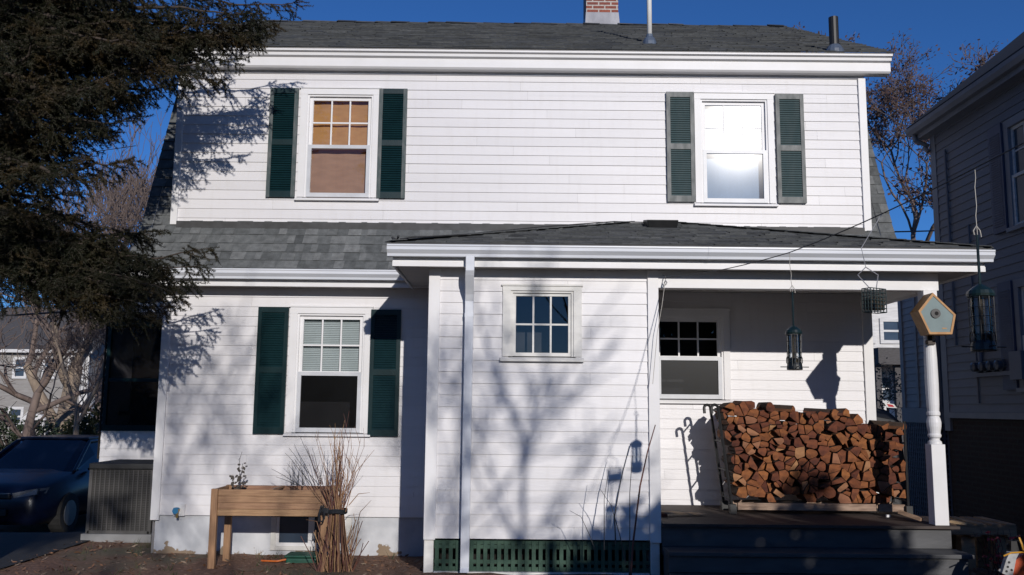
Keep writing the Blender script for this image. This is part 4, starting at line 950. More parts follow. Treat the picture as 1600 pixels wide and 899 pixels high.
m.tube([s0+Vector((-.03, -.05, .05)), s0+Vector((-.06, -.055, .055)), s0+Vector((-.075, -.055, 0)), s0+Vector((-.08, -.05, -.10))], .010, 6); m.build('strap', 'strap', BC)
# green lid and orange end on the soil
p = at(473, 873, 10.05)
GP = thing('valve_box', (p.x, 10.02, 0), 'low green plastic ground box beneath the planter', 'ground box')
m = MB(); m.box(p.x-.16, p.x+.17, 9.94, 10.2, -.02, .055); m.build('body', 'green_plastic', GP, bevel=.02)
m = MB(); m.box(p.x-.175, p.x+.175, 9.92, 10.21, .06, .085); m.build('lid', 'green_plastic', GP, bevel=.012)
p = at(451, 874, 10.0); m = MB(); m.tube([(p.x-.30, 10.02, .012), (p.x-.12, 9.97, .016), (p.x-.03, 10.0, .03), (p.x+.0, 10.0, .036)], .010, 8); OH = m.build('hose_end', 'orange_plastic', loc=(p.x, 10.0, 0)); tag(OH, 'orange hose end lying on the soil beside the green ground box', 'hose')
m = MB(); m.tube([(p.x+.0, 10.0, .036), (p.x+.02, 10.0, .038), (p.x+.05, 10.0, .04), (p.x+.07, 10.0, .04)], [.03, .038, .036, .02], 10); m.build('nozzle', 'orange_plastic', OH)

# ------------------------------------------------------------------ bare stems in front of the bump
SH = thing('bare_shrub', (1.15, 8.3, .1), 'young shrub of five leafless stems before the porch steps', 'shrub')
for pts, r_, mt in (([(985, 905), (989, 850), (1000, 760), (1012, 705), (1024, 664)], .011, 'red_cane'), ([(983, 905), (984, 840), (984, 770), (988, 712)], .006, 'wire_dark'), ([(962, 850), (960, 808), (970, 750), (983, 697)], .007, 'wire_dark'),
                    ([(944, 860), (944, 835), (944, 780), (951, 735)], .005, 'wire_dark'), ([(978, 880), (968, 835), (955, 790), (938, 765)], .005, 'wire_dark'), ([(930, 860), (922, 838), (908, 808), (890, 798)], .004, 'wire_dark')):
    m = MB(); n_ = len(pts); P_ = [at(*q, 8.3) for q in pts]; m.tube(P_, [r_*(1-.6*i/(n_-1)) for i in range(n_)], 7); m.build('stem', mt, SH)
# hose loop and chainsaw on the ground
hp = at(903, 893, 8.3); m = MB()
pts = [(hp.x-.9, 8.25, .11), (hp.x-.5, 8.3, .115), (hp.x-.2, 8.33, .12), (hp.x-.08, 8.32, .14)]+[(hp.x+.11*math.cos(t), 8.30+.05*math.sin(t), .135+.03*math.sin(t)) for t in np.linspace(2.6, -3.2, 14)]
m.tube(pts, .012, 8); tag(m.build('garden_hose', 'hose', loc=(hp.x, 8.3, .1)), 'dark garden hose looped on the ground before the lattice', 'hose')
cs = at(1588, 880, 7.9); cz_ = gh(cs.x, 7.9)
CS = thing('chainsaw', (cs.x, 7.9, cz_), 'orange and grey chainsaw lying on the ground at the lower right', 'chainsaw')
def at9(px, py, d=0): return at(px, py, 7.9+d)
m = MB(); m.prism([at9(1577, 903), at9(1620, 903), at9(1622, 868), at9(1600, 866), at9(1585, 877)], (0, .12, 0)); m.build('body', 'saw_orange', CS, bevel=.012)
m = MB(); m.prism([at9(1566, 896, -.02), at9(1582, 903, -.02), at9(1588, 873, -.02), at9(1594, 862, -.02), at9(1578, 863, -.02), at9(1572, 876, -.02)], (0, .05, 0)); CV = m.build('cover', 'saw_grey', CS, bevel=.008)
m = MB()
for q in ((1577, 879), (1575, 886), (1581, 891), (1573, 893)): c = at9(*q, -.024); m.tube([c, c+Vector((0, .006, 0))], .010, 10)
m.build('bolt', 'rack_black', CV)
m = MB(); m.prism([at9(1562, 889, .01), at9(1560, 892, .01), at9(1584, 905, .01), at9(1590, 903, .01)], (0, .012, 0)); m.build('guide_bar', 'steel', CS)
m = MB(); m.tube([at9(1578, 862, .05), at9(1575, 852, .05), at9(1582, 845, .05), at9(1596, 848, .05), at9(1604, 866, .05)], .014, 8); m.prism([at9(1580, 861), at9(1596, 861), at9(1592, 846), at9(1580, 846)], (0, .08, 0)); m.build('handle', 'rack_black', CS)
m = MB(); m.tube([at9(1568, 869, -.03), at9(1580, 864, -.04), at9(1597, 863, -.035), at9(1612, 865, -.03)], .007, 6); m.tube([at9(1592, 840, -.02), at9(1596, 850, -.03), at9(1599, 860, -.03)], .010, 6); m.build('strap', 'tape_yellow', CS)
rp = at(1562, 848, 8.8); RP = thing('red_plant', (rp.x, 8.8, gh(rp.x, 8.8)), 'low dark red leaved shrub in the shade behind the chainsaw', 'shrub')
m = MB(); ml = MB()
for k in range(22):
    b = Vector((rp.x+rnd.uniform(-.1, .1), 8.8+rnd.uniform(-.1, .1), gh(rp.x, 8.8)-.02)); t = b+Vector((rnd.uniform(-.22, .22), rnd.uniform(-.15, .15), rnd.uniform(.2, .5))); stems(m, b, t, .005, .002, .02)
    for j in range(5): leafq(ml, b.lerp(t, rnd.uniform(.4, 1)), rnd.uniform(.03, .06))
m.build('stems', 'red_cane', RP); ml.build('leaves', 'sticker_red', RP)

# ------------------------------------------------------------------ air conditioner
ay = 11.4; a0, a1 = at(140, 780, ay).x, at(236, 780, ay).x; az1 = at(190, 724, ay).z; az0 = at(190, 834, ay).z
AC = thing('air_conditioner', ((a0+a1)/2, ay+.4, az0), 'grey louvred air conditioner unit beside the house corner', 'air conditioner')
m = MB(); m.box(a0+.02, a1-.02, ay+.02, ay+.8, az0, az1-.05); m.build('core', 'ac_dark', AC)
m = MB(); n_ = 13
for k in range(n_+1):
    x = a0+(a1-a0)*k/n_; m.box(x-.007, x+.007, ay-.006, ay+.012, az0+.03, az1-.08)
z = az0+.03
while z < az1-.08:
    m.box(a0, a1, ay+.0, ay+.010, z, z+.008); z += .021
for q in (a0, a1):
    m.box(q-.02, q+.02, ay-.008, ay+.03, az0, az1-.06)
    z = az0+.03
    while z < az1-.08: m.box(q-.006, q+.006, ay+.03, ay+.78, z, z+.008); z += .021
m.box(a0, a1, ay-.008, ay+.03, az0, az0+.03); m.build('grille', 'ac_metal', AC)
m = MB(); m.box(a0-.03, a1+.03, ay-.03, ay+.83, az1-.08, az1); m.build('lid', 'ac_dark', AC, bevel=.02)
m = MB(); m.box(a0-.05, a1+.05, ay-.06, ay+.86, -.2, az0-.001); tag(m.build('pad', 'concrete', loc=((a0+a1)/2, ay+.4, -.1)), 'flat concrete pad under the air conditioner', 'pad')

# ------------------------------------------------------------------ car in the drive
CX, CY = -8.02, 14.0; CG = gh(-8, 16)+.016
CAR = thing('parked_car', (CX, CY+2.2, CG), 'dark blue car parked nose towards us on the shaded drive', 'car')
def carsec(y, hw, zb, zt, crown=.06, rz=.12):
    """lower-body section: returns ring of points"""
    pts = []
    for s_ in (-1, 1):
        q = [(hw*.86, zb), (hw*.98, zb+.12), (hw, zb+(zt-zb)*.55), (hw*.965, zt-.05), (hw*.88, zt)]
        q = q if s_ == 1 else [(-a, c) for a, c in q[::-1]]
        if s_ == -1: q = q
        pts.append(q)
    ring = pts[1]+[(hw*.45, zt+crown), (-hw*.45, zt+crown)]+pts[0]
    return [(CX+a, CY+y, CG+c) for a, c in ring]
def loft(m, secs, mi=0, caps=True):
    n_ = len(secs[0]); b0 = len(m.v)
    for s_ in secs: m.v += s_
    for i in range(len(secs)-1):
        for k in range(n_): m.f.append((b0+i*n_+k, b0+i*n_+(k+1) % n_, b0+(i+1)*n_+(k+1) % n_, b0+(i+1)*n_+k)); m.m.append(mi); m.t.append(.5)
    if caps: m.f += [tuple(b0+k for k in range(n_))[::-1], tuple(b0+(len(secs)-1)*n_+k for k in range(n_))]; m.m += [mi, mi]; m.t += [.5, .5]
m = MB(); loft(m, [carsec(0, .68, .30, .62, .02), carsec(.06, .78, .22, .72, .03), carsec(.3, .86, .2, .80, .04), carsec(1.0, .89, .2, .93, .05), carsec(1.35, .90, .2, .97, .03), carsec(3.5, .90, .2, 1.0, .02), carsec(4.2, .86, .22, .98, .02), carsec(4.5, .78, .3, .85, .02)])
BD = m.build('body', 'car_paint', CAR, smooth=True)
def cabsec(y, hw0, hw1, z0, z1): return [(CX+a, CY+y, CG+c) for a, c in ((hw0, z0), (hw0*.55+hw1*.45, z0+(z1-z0)*.5), (hw1, z1-.04), (hw1*.8, z1), (-hw1*.8, z1), (-hw1, z1-.04), (-(hw0*.55+hw1*.45), z0+(z1-z0)*.5), (-hw0, z0))]
m = MB(); loft(m, [cabsec(1.1, .80, .78, .90, .96), cabsec(1.95, .84, .62, .95, 1.43), cabsec(2.3, .85, .62, .95, 1.47), cabsec(3.3, .85, .61, .95, 1.45), cabsec(4.25, .80, .66, .95, 1.05)])
m.build('cabin', 'car_glass', CAR, smooth=False)
m = MB()
for s_ in (-1, 1):
    m.tube([(CX+s_*.80, CY+1.12, CG+.955), (CX+s_*.63, CY+1.95, CG+1.41), (CX+s_*.63, CY+3.3, CG+1.43), (CX+s_*.68, CY+4.2, CG+1.06)], .035, 6)
    m.tube([(CX+s_*.85, CY+2.55, CG+.96), (CX+s_*.63, CY+2.6, CG+1.42)], .03, 6)
m.box(CX-.60, CX+.60, CY+1.98, CY+3.3, CG+1.435, CG+1.482); m.build('roof', 'car_paint', CAR, bevel=.02)
for s_ in (-1, 1):
    m = MB(); m.ball((CX+s_*.99, CY+1.5, CG+1.0), .1, 10, sq=(1.1, .6, .75)); m.beam((CX+s_*.86, CY+1.5, CG+.97), (CX+s_*.95, CY+1.5, CG+.98), .05, .04); m.build('mirror', 'car_paint', CAR, smooth=True)
    m = MB(); m.poly([(CX+s_*.42, CY+.015, CG+.70), (CX+s_*.70, CY+.10, CG+.76), (CX+s_*.83, CY+.30, CG+.77), (CX+s_*.82, CY+.22, CG+.68), (CX+s_*.45, CY+.0, CG+.63)], [(0, 1, 2, 3, 4)]); m.prism([(CX+s_*.42, CY-.012, CG+.70), (CX+s_*.76, CY+.07, CG+.765), (CX+s_*.76, CY+.05, CG+.68), (CX+s_*.45, CY-.014, CG+.63)], (0, .05, 0)); m.build('headlight', 'lamp_glass', CAR)
    for yy_ in (.85, 3.6):
        x = CX+s_*.80; m = MB(); m.tube([(x-.11, CY+yy_, CG+.32), (x+.11, CY+yy_, CG+.32)], .32, 22); TY_ = m.build('wheel', 'tyre', CAR, bevel=.02)
        m = MB(); m.tube([(x+s_*.105, CY+yy_, CG+.32), (x+s_*.118, CY+yy_, CG+.32)], .20, 18); m.build('rim', 'rim', TY_)
m = MB(); m.box(CX-.40, CX+.40, CY-.045, CY+.03, CG+.62, CG+.68); m.box(CX-.36, CX+.36, CY-.04, CY+.03, CG+.36, CG+.46); m.build('grille', 'rack_black', CAR, bevel=.01)
m = MB(); m.box(CX-.40, CX+.40, CY-.052, CY-.02, CG+.69, CG+.705); m.build('chrome_strip', 'rim', CAR)
m = MB(); m.box(CX-.155, CX+.155, CY-.07, CY-.045, CG+.48, CG+.60); m.build('number_plate', 'plate', CAR)
# ------------------------------------------------------------------ neighbouring house on the right
NX, NY0, NY1 = 6.2, 6.7, 12.88
NB = thing('neighbour_house', (NX+3, 9, -.4), 'grey blue clapboard house in shade at the right edge, on a dark brick base', 'house')
def clapx(mb, y0, y1, z0, z1, x, openings=(), exp=EXP, d=.014, mi=0):
    """clapboards on a wall facing -X"""
    t = MB(); clap(t, y0, y1, z0, z1, x, openings, exp, 0, d)
    for f in t.f: mb.face([(t.v[i][1], t.v[i][0], t.v[i][2]) for i in f], mi)
nw = (10.0, 10.83, 3.95, 5.21); nw2 = (10.0, 10.83, 1.98, 3.2)
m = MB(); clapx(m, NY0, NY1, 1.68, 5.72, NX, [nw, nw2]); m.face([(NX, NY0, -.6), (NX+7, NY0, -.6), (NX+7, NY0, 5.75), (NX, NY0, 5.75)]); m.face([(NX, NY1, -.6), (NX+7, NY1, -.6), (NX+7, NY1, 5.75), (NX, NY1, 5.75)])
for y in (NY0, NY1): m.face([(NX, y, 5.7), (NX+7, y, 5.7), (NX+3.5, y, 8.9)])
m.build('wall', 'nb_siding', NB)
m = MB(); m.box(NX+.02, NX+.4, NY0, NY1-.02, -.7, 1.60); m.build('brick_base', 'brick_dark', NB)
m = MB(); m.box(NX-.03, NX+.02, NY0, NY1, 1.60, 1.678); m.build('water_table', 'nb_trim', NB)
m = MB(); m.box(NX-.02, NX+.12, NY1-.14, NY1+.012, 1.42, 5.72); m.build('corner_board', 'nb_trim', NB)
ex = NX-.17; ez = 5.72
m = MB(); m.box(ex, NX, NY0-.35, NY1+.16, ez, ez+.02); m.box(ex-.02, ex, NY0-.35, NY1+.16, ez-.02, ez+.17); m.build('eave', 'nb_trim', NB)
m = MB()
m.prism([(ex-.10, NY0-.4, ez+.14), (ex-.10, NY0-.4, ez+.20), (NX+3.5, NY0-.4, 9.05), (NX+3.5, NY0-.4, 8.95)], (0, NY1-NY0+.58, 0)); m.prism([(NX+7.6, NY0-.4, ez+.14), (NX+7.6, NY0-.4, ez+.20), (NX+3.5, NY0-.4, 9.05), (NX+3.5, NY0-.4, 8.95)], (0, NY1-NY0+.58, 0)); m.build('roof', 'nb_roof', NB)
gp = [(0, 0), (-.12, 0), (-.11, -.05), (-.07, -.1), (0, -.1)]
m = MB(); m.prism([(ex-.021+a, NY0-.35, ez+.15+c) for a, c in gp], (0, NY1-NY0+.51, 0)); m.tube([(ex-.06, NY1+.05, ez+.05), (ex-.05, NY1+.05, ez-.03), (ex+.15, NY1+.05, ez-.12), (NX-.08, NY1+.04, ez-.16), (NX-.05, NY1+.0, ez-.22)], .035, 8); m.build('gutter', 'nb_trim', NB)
def nwin(o):
    m = MB(); y0, y1, z0, z1 = o
    m.box(NX-.03, NX+.04, y0-.1, y0, z0, z1); m.box(NX-.03, NX+.04, y1, y1+.1, z0, z1); m.box(NX-.032, NX+.04, y0-.102, y1+.102, z1, z1+.1); m.box(NX-.06, NX+.04, y0-.12, y1+.12, z0-.05, z0)
    W = m.build('window', 'nb_trim', NB)
    zm = (z0+z1)/2; m = MB()
    for a, c, dx_ in ((z0, zm+.02, -.012), (zm-.02, z1, .012)):
        m.box(NX+dx_, NX+dx_+.03, y0, y0+.04, a, c); m.box(NX+dx_, NX+dx_+.03, y1-.04, y1, a, c); m.box(NX+dx_+.001, NX+dx_+.029, y0+.04, y1-.04, a, a+.04); m.box(NX+dx_+.001, NX+dx_+.029, y0+.04, y1-.04, c-.04, c)
    for k in (1, 2): q = y0+(y1-y0)*k/3; m.box(NX+.018, NX+.036, q-.009, q+.009, zm, z1)
    q = (zm+z1)/2; m.box(NX+.019, NX+.035, y0, y1, q-.009, q+.009); m.build('sash', 'far_white', W)
    m = MB(); m.face([(NX+.03, y0, zm), (NX+.03, y1, zm), (NX+.03, y1, z1), (NX+.03, y0, z1)]); m.face([(NX+.008, y0, z0), (NX+.008, y1, z0), (NX+.008, y1, zm), (NX+.008, y0, zm)]); m.build('pane', 'far_glass', W)
    for a in (y0-.42, y1+.11):
        m = MB(); m.box(NX-.055, NX-.018, a, a+.31, z0-.02, z1+.1)
        zz = z0+.06
        while zz < z1: m.box(NX-.062, NX-.055, a+.04, a+.27, zz, zz+.012); zz += .03
        m.build('shutter', 'nb_shutter', NB)
nwin(nw); nwin(nw2)
m = MB(); m.tube([(NX-.035, 12.42, 2.6), (NX-.035, 12.42, 5.4)], .018, 6); m.tube([(NX-.03, 11.9, 1.8), (NX-.03, 11.9, 4.2)], .014, 6); m.build('conduit', 'nb_siding', NB)
for k in range(4):
    y = 11.78-.19*k; z = 2.27; m = MB(); m.tube([(NX-.02, y, z), (NX-.09, y, z)], .075, 14); MT = m.build('electric_meter', 'meter_grey', NB)
    m = MB(); m.tube([(NX-.09, y, z), (NX-.15, y, z), (NX-.165, y, z)], [.062, .06, .03], 14); m.build('dial', 'lamp_glass', MT)
m = MB(); m.box(NX-.10, NX-.018, 10.85, 11.86, 2.14, 2.19); m.box(NX-.11, NX-.018, 10.72, 10.98, 2.08, 2.42); m.tube([(NX-.04, 11.78, 2.3), (NX-.04, 11.78, 2.6)], .03, 8); m.build('meter_box', 'nb_siding', NB)
# the neighbour's back porch beyond the corner
PYc, PYd = 14.6, 15.7; xa, xb = at(1409, 560, PYd).x, 8.0
m = MB(); clap(m, xa, xb, 1.75, 4.2, PYc); clapx(m, PYc, PYd, 1.75, 4.2, xa); m.box(xa-.03, xa+.12, PYc-.04, PYc+.10, 1.6, 4.25); m.box(xa-.03, xa, PYd-.12, PYd, 1.6, 4.25); m.box(xa-.028, xa, PYc+.45, PYc+.53, 1.75, 4.2)
m.box(xa-.04, xb, PYc-.06, PYc, 1.50, 1.74); m.box(xa-.045, xa, PYc, PYd, 1.505, 1.745); m.face([(xa, PYd, -.6), (xb, PYd, -.6), (xb, PYd, 4.25), (xa, PYd, 4.25)])
PB = m.build('back_porch', 'nb_trim', NB)
m = MB(); y = PYc+.02
while y < PYd: m.box(xa-.02, xa-.012, y, y+.03, -.3, 1.5); y += .07
x = xa+.05
while x < xb: m.box(x, x+.035, PYc-.02, PYc-.012, -.3, 1.5); x += .075
z = -.2
while z < 1.5: m.box(xa-.012, xa-.004, PYc, PYd, z, z+.035); m.box(xa, xb, PYc-.012, PYc-.004, z, z+.035); z += .08
m.build('lattice', 'nb_shutter', PB)
m = MB(); m.face([(xa+.2, PYc+.25, -.6), (xb, PYc+.25, -.6), (xb, PYc+.25, 1.5), (xa+.2, PYc+.25, 1.5)]); m.face([(xa+.2, PYc+.25, -.6), (xa+.2, PYd, -.6), (xa+.2, PYd, 1.5), (xa+.2, PYc+.25, 1.5)]); m.build('backing', 'dark_void', PB)
m = MB(); m.box(xa-.12, xb+.5, PYc-.3, PYd+.15, 4.25, 4.4); m.build('porch_roof', 'nb_roof', PB)
# covered grill with a warning sticker behind the wood stack
gx = at(1384, 640, 11.6).x
GR = thing('covered_grill', (gx, 11.6, gh(gx, 11.6)), 'tall black covered object with white and red sticker behind the log stack', 'grill')
m = MB(); t_ = 1.78; m.poly([(gx-.22, 11.5, -.3), (gx+.28, 11.5, -.3), (gx+.28, 12.0, -.3), (gx-.22, 12.0, -.3), (gx-.17, 11.56, t_-.16), (gx+.17, 11.56, t_-.22), (gx+.17, 11.95, t_-.08), (gx-.17, 11.95, t_)], [(0, 1, 5, 4), (1, 2, 6, 5), (2, 3, 7, 6), (3, 0, 4, 7), (4, 5, 6, 7)]); m.build('cover', 'cover_black', GR, bevel=.03)
c = [at(1381, 629, 11.53), at(1397, 632, 11.53), at(1402, 638, 11.5), at(1386, 637, 11.5)]
m = MB(); m.prism(c, (0, .006, .0)); ST = m.build('sticker', 'sticker_white', GR)
cc = sum(c, Vector())/4; m = MB(); m.prism([cc+(q-cc)*.55-Vector((0, .004, 0)) for q in c], (0, .003, 0)); m.build('mark', 'sticker_red', ST)

# ------------------------------------------------------------------ houses far behind
def farhouse(name, label, x0, x1, y0, y1, zg, ze, zr, wallm, roofm, wins=(), ridge='x', door=None, trim='far_white', porch=False):
    o = thing(name, ((x0+x1)/2, (y0+y1)/2, zg), label, 'house')
    m = MB(); m.box(x0, x1, y0, y1, zg-.5, ze)
    xm, ym = (x0+x1)/2, (y0+y1)/2
    if ridge == 'x':
        for x in (x0, x1): m.face([(x, y0, ze), (x, y1, ze), (x, ym, zr)])
    else:
        for y in (y0, y1): m.face([(x0, y, ze), (x1, y, ze), (xm, y, zr)])
    m.build('wall', wallm, o); v = .35; th = .14; m = MB()
    if ridge == 'x':
        k = (zr-ze)/(ym-y0)
        for s_, ye in ((1, y0-v), (-1, y1+v)): m.prism([(x0-v, ye, ze-k*v), (x0-v, ye, ze-k*v+th), (x0-v, ym, zr+th), (x0-v, ym, zr)], (x1-x0+2*v, 0, 0))
    else:
        k = (zr-ze)/(xm-x0)
        for xe in (x0-v, x1+v): m.prism([(xe, y0-v, ze-k*v), (xe, y0-v, ze-k*v+th), (xm, y0-v, zr+th), (xm, y0-v, zr)], (0, y1-y0+2*v, 0))
    m.build('roof', roofm, o)
    m = MB(); m.box(x0-.06, x0+.12, y0-.06, y0+.02, zg-.3, ze); m.box(x1-.12, x1+.06, y0-.06, y0+.02, zg-.3, ze); m.box(x0-.3, x1+.3, y0-v-.02, y0-v+.06, ze-.22, ze-.06) if ridge == 'x' else None; m.build('trim', trim, o)
    for (a, c, z0, z1) in wins:
        m = MB(); e_ = .13; m.box(a-e_, a, y0-.07, y0, z0-e_, z1+e_); m.box(c, c+e_, y0-.07, y0, z0-e_, z1+e_); m.box(a, c, y0-.069, y0, z1, z1+e_); m.box(a, c, y0-.069, y0, z0-e_, z0); m.box(a, c, y0-.05, y0-.005, (z0+z1)/2-.04, (z0+z1)/2+.04)
        W = m.build('window', trim, o); m = MB(); m.face([(a, y0-.02, z0), (c, y0-.02, z0), (c, y0-.02, z1), (a, y0-.02, z1)]); m.build('pane', 'far_glass', W)
    if door:
        a, c, z0, z1 = door; m = MB(); m.box(a, c, y0-.05, y0, z0, z1); m.build('door', trim, o)
        m = MB(); m.prism([(a-.4, y0-1.2, z1+.25), (c+.4, y0-1.2, z1+.25), ((a+c)/2, y0-1.2, z1+.95)], (0, 1.2, 0)); m.box(a-.3, a-.15, y0-1.15, y0-1.0, z0-.3, z1+.25); m.box(c+.15, c+.3, y0-1.15, y0-1.0, z0-.3, z1+.25); m.build('portico', trim, o)
    return o
FY = 45.0
A = lambda px, py: at(px, py, FY)
g0 = A(0, 700).z
def wn(px0, py0, px1, py1, Y=FY): a, c = at(px0, py0, Y), at(px1, py1, Y); return (a.x, c.x, c.z, a.z)
FH = farhouse('far_house', 'grey clapboard two storey house seen through the bare trees at left', A(-70, 600).x, A(136, 600).x, FY, FY+9, -1.0, A(60, 545).z, A(40, 470).z, 'far_siding', 'far_roof',
         [wn(26, 562, 38, 588), wn(72, 560, 82, 588), wn(112, 558, 126, 590), wn(18, 640, 32, 662)], 'x', (A(64, 650).x, A(78, 650).x, -1.0, A(70, 664).z))
m = MB(); q = A(133, 560); q2 = A(132, 625); m.tube([(q.x, FY-.15, q.z+1), (q.x, FY-.15, q2.z), (q.x+.12, FY-.2, q2.z-.3), (q.x+.15, FY-.2, -1)], .09, 8); m.build('downspout', 'far_white', FH)
FY2 = 40.0
farhouse('garden_shed', 'small pale gabled outbuilding right of the big bare tree', at(140, 640, FY2).x, at(166, 640, FY2).x, FY2, FY2+4, -1.2, at(150, 627, FY2).z, at(153, 607, FY2).z, 'far_siding', 'far_roof', [wn(147, 628, 158, 646, FY2)], 'y')
farhouse('red_house', 'red brown house with white eave line far beyond the sunroom', at(140, 600, 58).x, at(230, 600, 58).x, 58, 68, -1.5, at(150, 590, 58).z, at(160, 545, 58).z, 'far_red', 'far_red', [], 'x')
FY3 = 34.0
farhouse('white_house', 'sunlit white house with dark windows in the gap beside the birdhouse', at(1340, 600, FY3).x, at(1500, 600, FY3).x, FY3, FY3+9, -1.0, at(1390, 440, FY3).z, at(1390, 395, FY3).z, 'far_white', 'far_roof',
         [wn(1379, 503, 1404, 532, FY3), wn(1377, 590, 1392, 626, FY3), wn(1340, 503, 1362, 532, FY3)], 'x')
m = MB(); a, c = at(1366, 566, FY3-1.6), at(1480, 566, FY3-1.6); m.box(a.x, c.x, FY3-2, FY3-.1, a.z-.1, a.z+.5); 
for q in (1372, 1402, 1440): x = at(q, 600, FY3-1.6).x; m.box(x-.1, x+.1, FY3-1.7, FY3-1.5, -.8, a.z-.1)
tag(m.build('porch_roof', 'far_roof', loc=(a.x, FY3-1, -.8)), 'dark porch roof on posts before the sunlit white house', 'porch')

# ------------------------------------------------------------------ trees
def grow(rg, base, direction, length, r, depth, segs, spread=.5, twist=.35, upw=.12, taper=.72, kids=(2, 4), minr=.006, shrink=(.55, .8)):
    """recursive limbs: returns list of (p0, p1, r0, r1, depth)"""
    p = Vector(base); d = Vector(direction).normalized(); n_ = 5 if depth > 1 else 3; tw = twist*(.25 if not segs else 1)
    r1 = r*taper
    pts = [p]
    for i in range(n_):
        d = (d+Vector((rg.gauss(0, tw), rg.gauss(0, tw), rg.gauss(0, tw*.6)+upw))*.35).normalized()
        q = p+d*length/n_; a, c = r+(r1-r)*i/n_, r+(r1-r)*(i+1)/n_
        segs.append((p, q, a, c, depth)); p = q; pts.append(p)
    if depth <= 0: return
    k = rg.randint(*kids)
    for j in range(k):
        t = rg.uniform(.8 if len(segs) <= n_ else .45, 1) if j else 1.0
        i = min(n_, max(1, int(round(t*n_)))); s0 = pts[i]
        ax = Vector((rg.gauss(0, 1), rg.gauss(0, 1), rg.gauss(0, .5))); ax = (ax-d*ax.dot(d)).normalized()
        nd = (d*(1-spread*.5)+ax*spread*rg.uniform(.7, 1.3)+Vector((0, 0, upw))).normalized()
        grow(rg, s0, nd, length*rg.uniform(*shrink), max(minr, r1*rg.uniform(.55, .85)), depth-1, segs, spread, twist, upw, taper, kids, minr, shrink)
def baretree(name, label, base, h, r, depth, seed, bark, twigm=None, lean=(0, 0), leaves=0, leafm=None, leafsize=.1, group=None, cat='tree', **kw):
    rg = random.Random(seed); segs = []
    grow(rg, base, (lean[0], lean[1], 1), h, r, depth, segs, **kw)
    o = thing(name, base, label, cat, group)
    big = [s_ for s_ in segs if s_[4] >= depth-1]; small = [s_ for s_ in segs if s_[4] < depth-1]
    for nm, ss, n_, mt in (('trunk', big, 8, bark), ('crown', small, 4, twigm or bark)):
        if not ss: continue
        V, Fc = segtubes([s_[0] for s_ in ss], [s_[1] for s_ in ss], [s_[2] for s_ in ss], [s_[3] for s_ in ss], n_); npmesh(nm, V, Fc, mt, o, smooth=True)
    if leaves:
        tips = [s_[1] for s_ in segs if s_[4] <= 1]; m = MB()
        for k in range(leaves):
            c = rg.choice(tips)+Vector((rg.gauss(0, .12), rg.gauss(0, .12), rg.gauss(-.05, .12))); d = Vector((rg.gauss(0, .6), rg.gauss(0, .6), rg.uniform(-1, .2))).normalized(); s_ = leafsize*rg.uniform(.6, 1.3); u = d.orthogonal().normalized()*s_*.33
            m.face([c, c+d*s_*.5+u, c+d*s_, c+d*s_*.5-u])
        m.build('leaves', leafm, o)
    return o
b = at(95, 668, 27)
baretree('bare_tree', 'big grey trunked leafless tree before the grey far house', (b.x, 27, gh(b.x, 27)-.2), 3.6, .30, 7, 3, 'bark_tan', 'bark_far', spread=.7, kids=(2, 4), minr=.010, shrink=(.58, .82), twist=.35)
b = at(205, 500, 42)
baretree('bare_tree', 'tall leafless tree standing behind the left end of the roof', (b.x, 42, -1.2), 5.2, .26, 7, 11, 'bark_far', 'bark_far', spread=.48, kids=(2, 4), minr=.013, shrink=(.62, .84), upw=.2, twist=.3)
b = at(165, 500, 36)
baretree('bare_tree', 'second leafless tree close behind the sunroom roof', (b.x, 36, -1.2), 4.0, .20, 6, 15, 'bark_far', 'bark_far', spread=.5, kids=(2, 4), minr=.012, shrink=(.62, .84), upw=.2, twist=.3)
b = at(30, 600, 24)
baretree('bare_tree', 'crooked leafless tree at the far left before the grey house', (b.x, 24, -.6), 2.6, .14, 6, 8, 'bark_far', 'bark_far', spread=.8, kids=(2, 3), minr=.010, shrink=(.62, .84), twist=.5, lean=(.1, 0))
b = at(128, 640, 22)
baretree('bare_tree', 'slender many twigged tree between the big bare tree and the sunroom', (b.x, 22, -.6), 2.2, .08, 7, 61, 'bark_tan', 'bark_far', spread=.62, kids=(2, 4), minr=.007, shrink=(.6, .82), upw=.2, twist=.35)
b = at(52, 640, 20)
baretree('bare_tree', 'low tangled leafless tree left of the big bare tree', (b.x, 20, -.6), 1.7, .07, 6, 66, 'bark_far', 'bark_far', spread=.85, kids=(2, 3), minr=.006, shrink=(.6, .82), upw=.1, twist=.4)
b = at(150, 640, 50)
baretree('bare_tree', 'reddish leafless tree far off beside the shed', (b.x, 50, -1.5), 3.6, .2, 6, 19, 'bark_far', 'bark_far', spread=.55, kids=(2, 4), minr=.016, shrink=(.6, .84))
b = at(1482, 600, 26)
baretree('oak_tree', 'tree with clinging dead brown leaves between the two houses', (b.x, 26, -1.0), 5.3, .24, 7, 27, 'bark_far', 'bark_far', spread=.58, kids=(2, 4), minr=.009, shrink=(.56, .74), leaves=13000, leafm='dead_foliage', leafsize=.125, upw=.12)
b = at(1395, 560, 22)
baretree('small_tree', 'small dark branched tree before the sunlit white house', (b.x, 22, -.6), 1.6, .07, 5, 31, 'bark_far', 'bark_far', spread=.8, kids=(2, 4), minr=.008, leaves=600, leafm='yew_leaf', leafsize=.09)
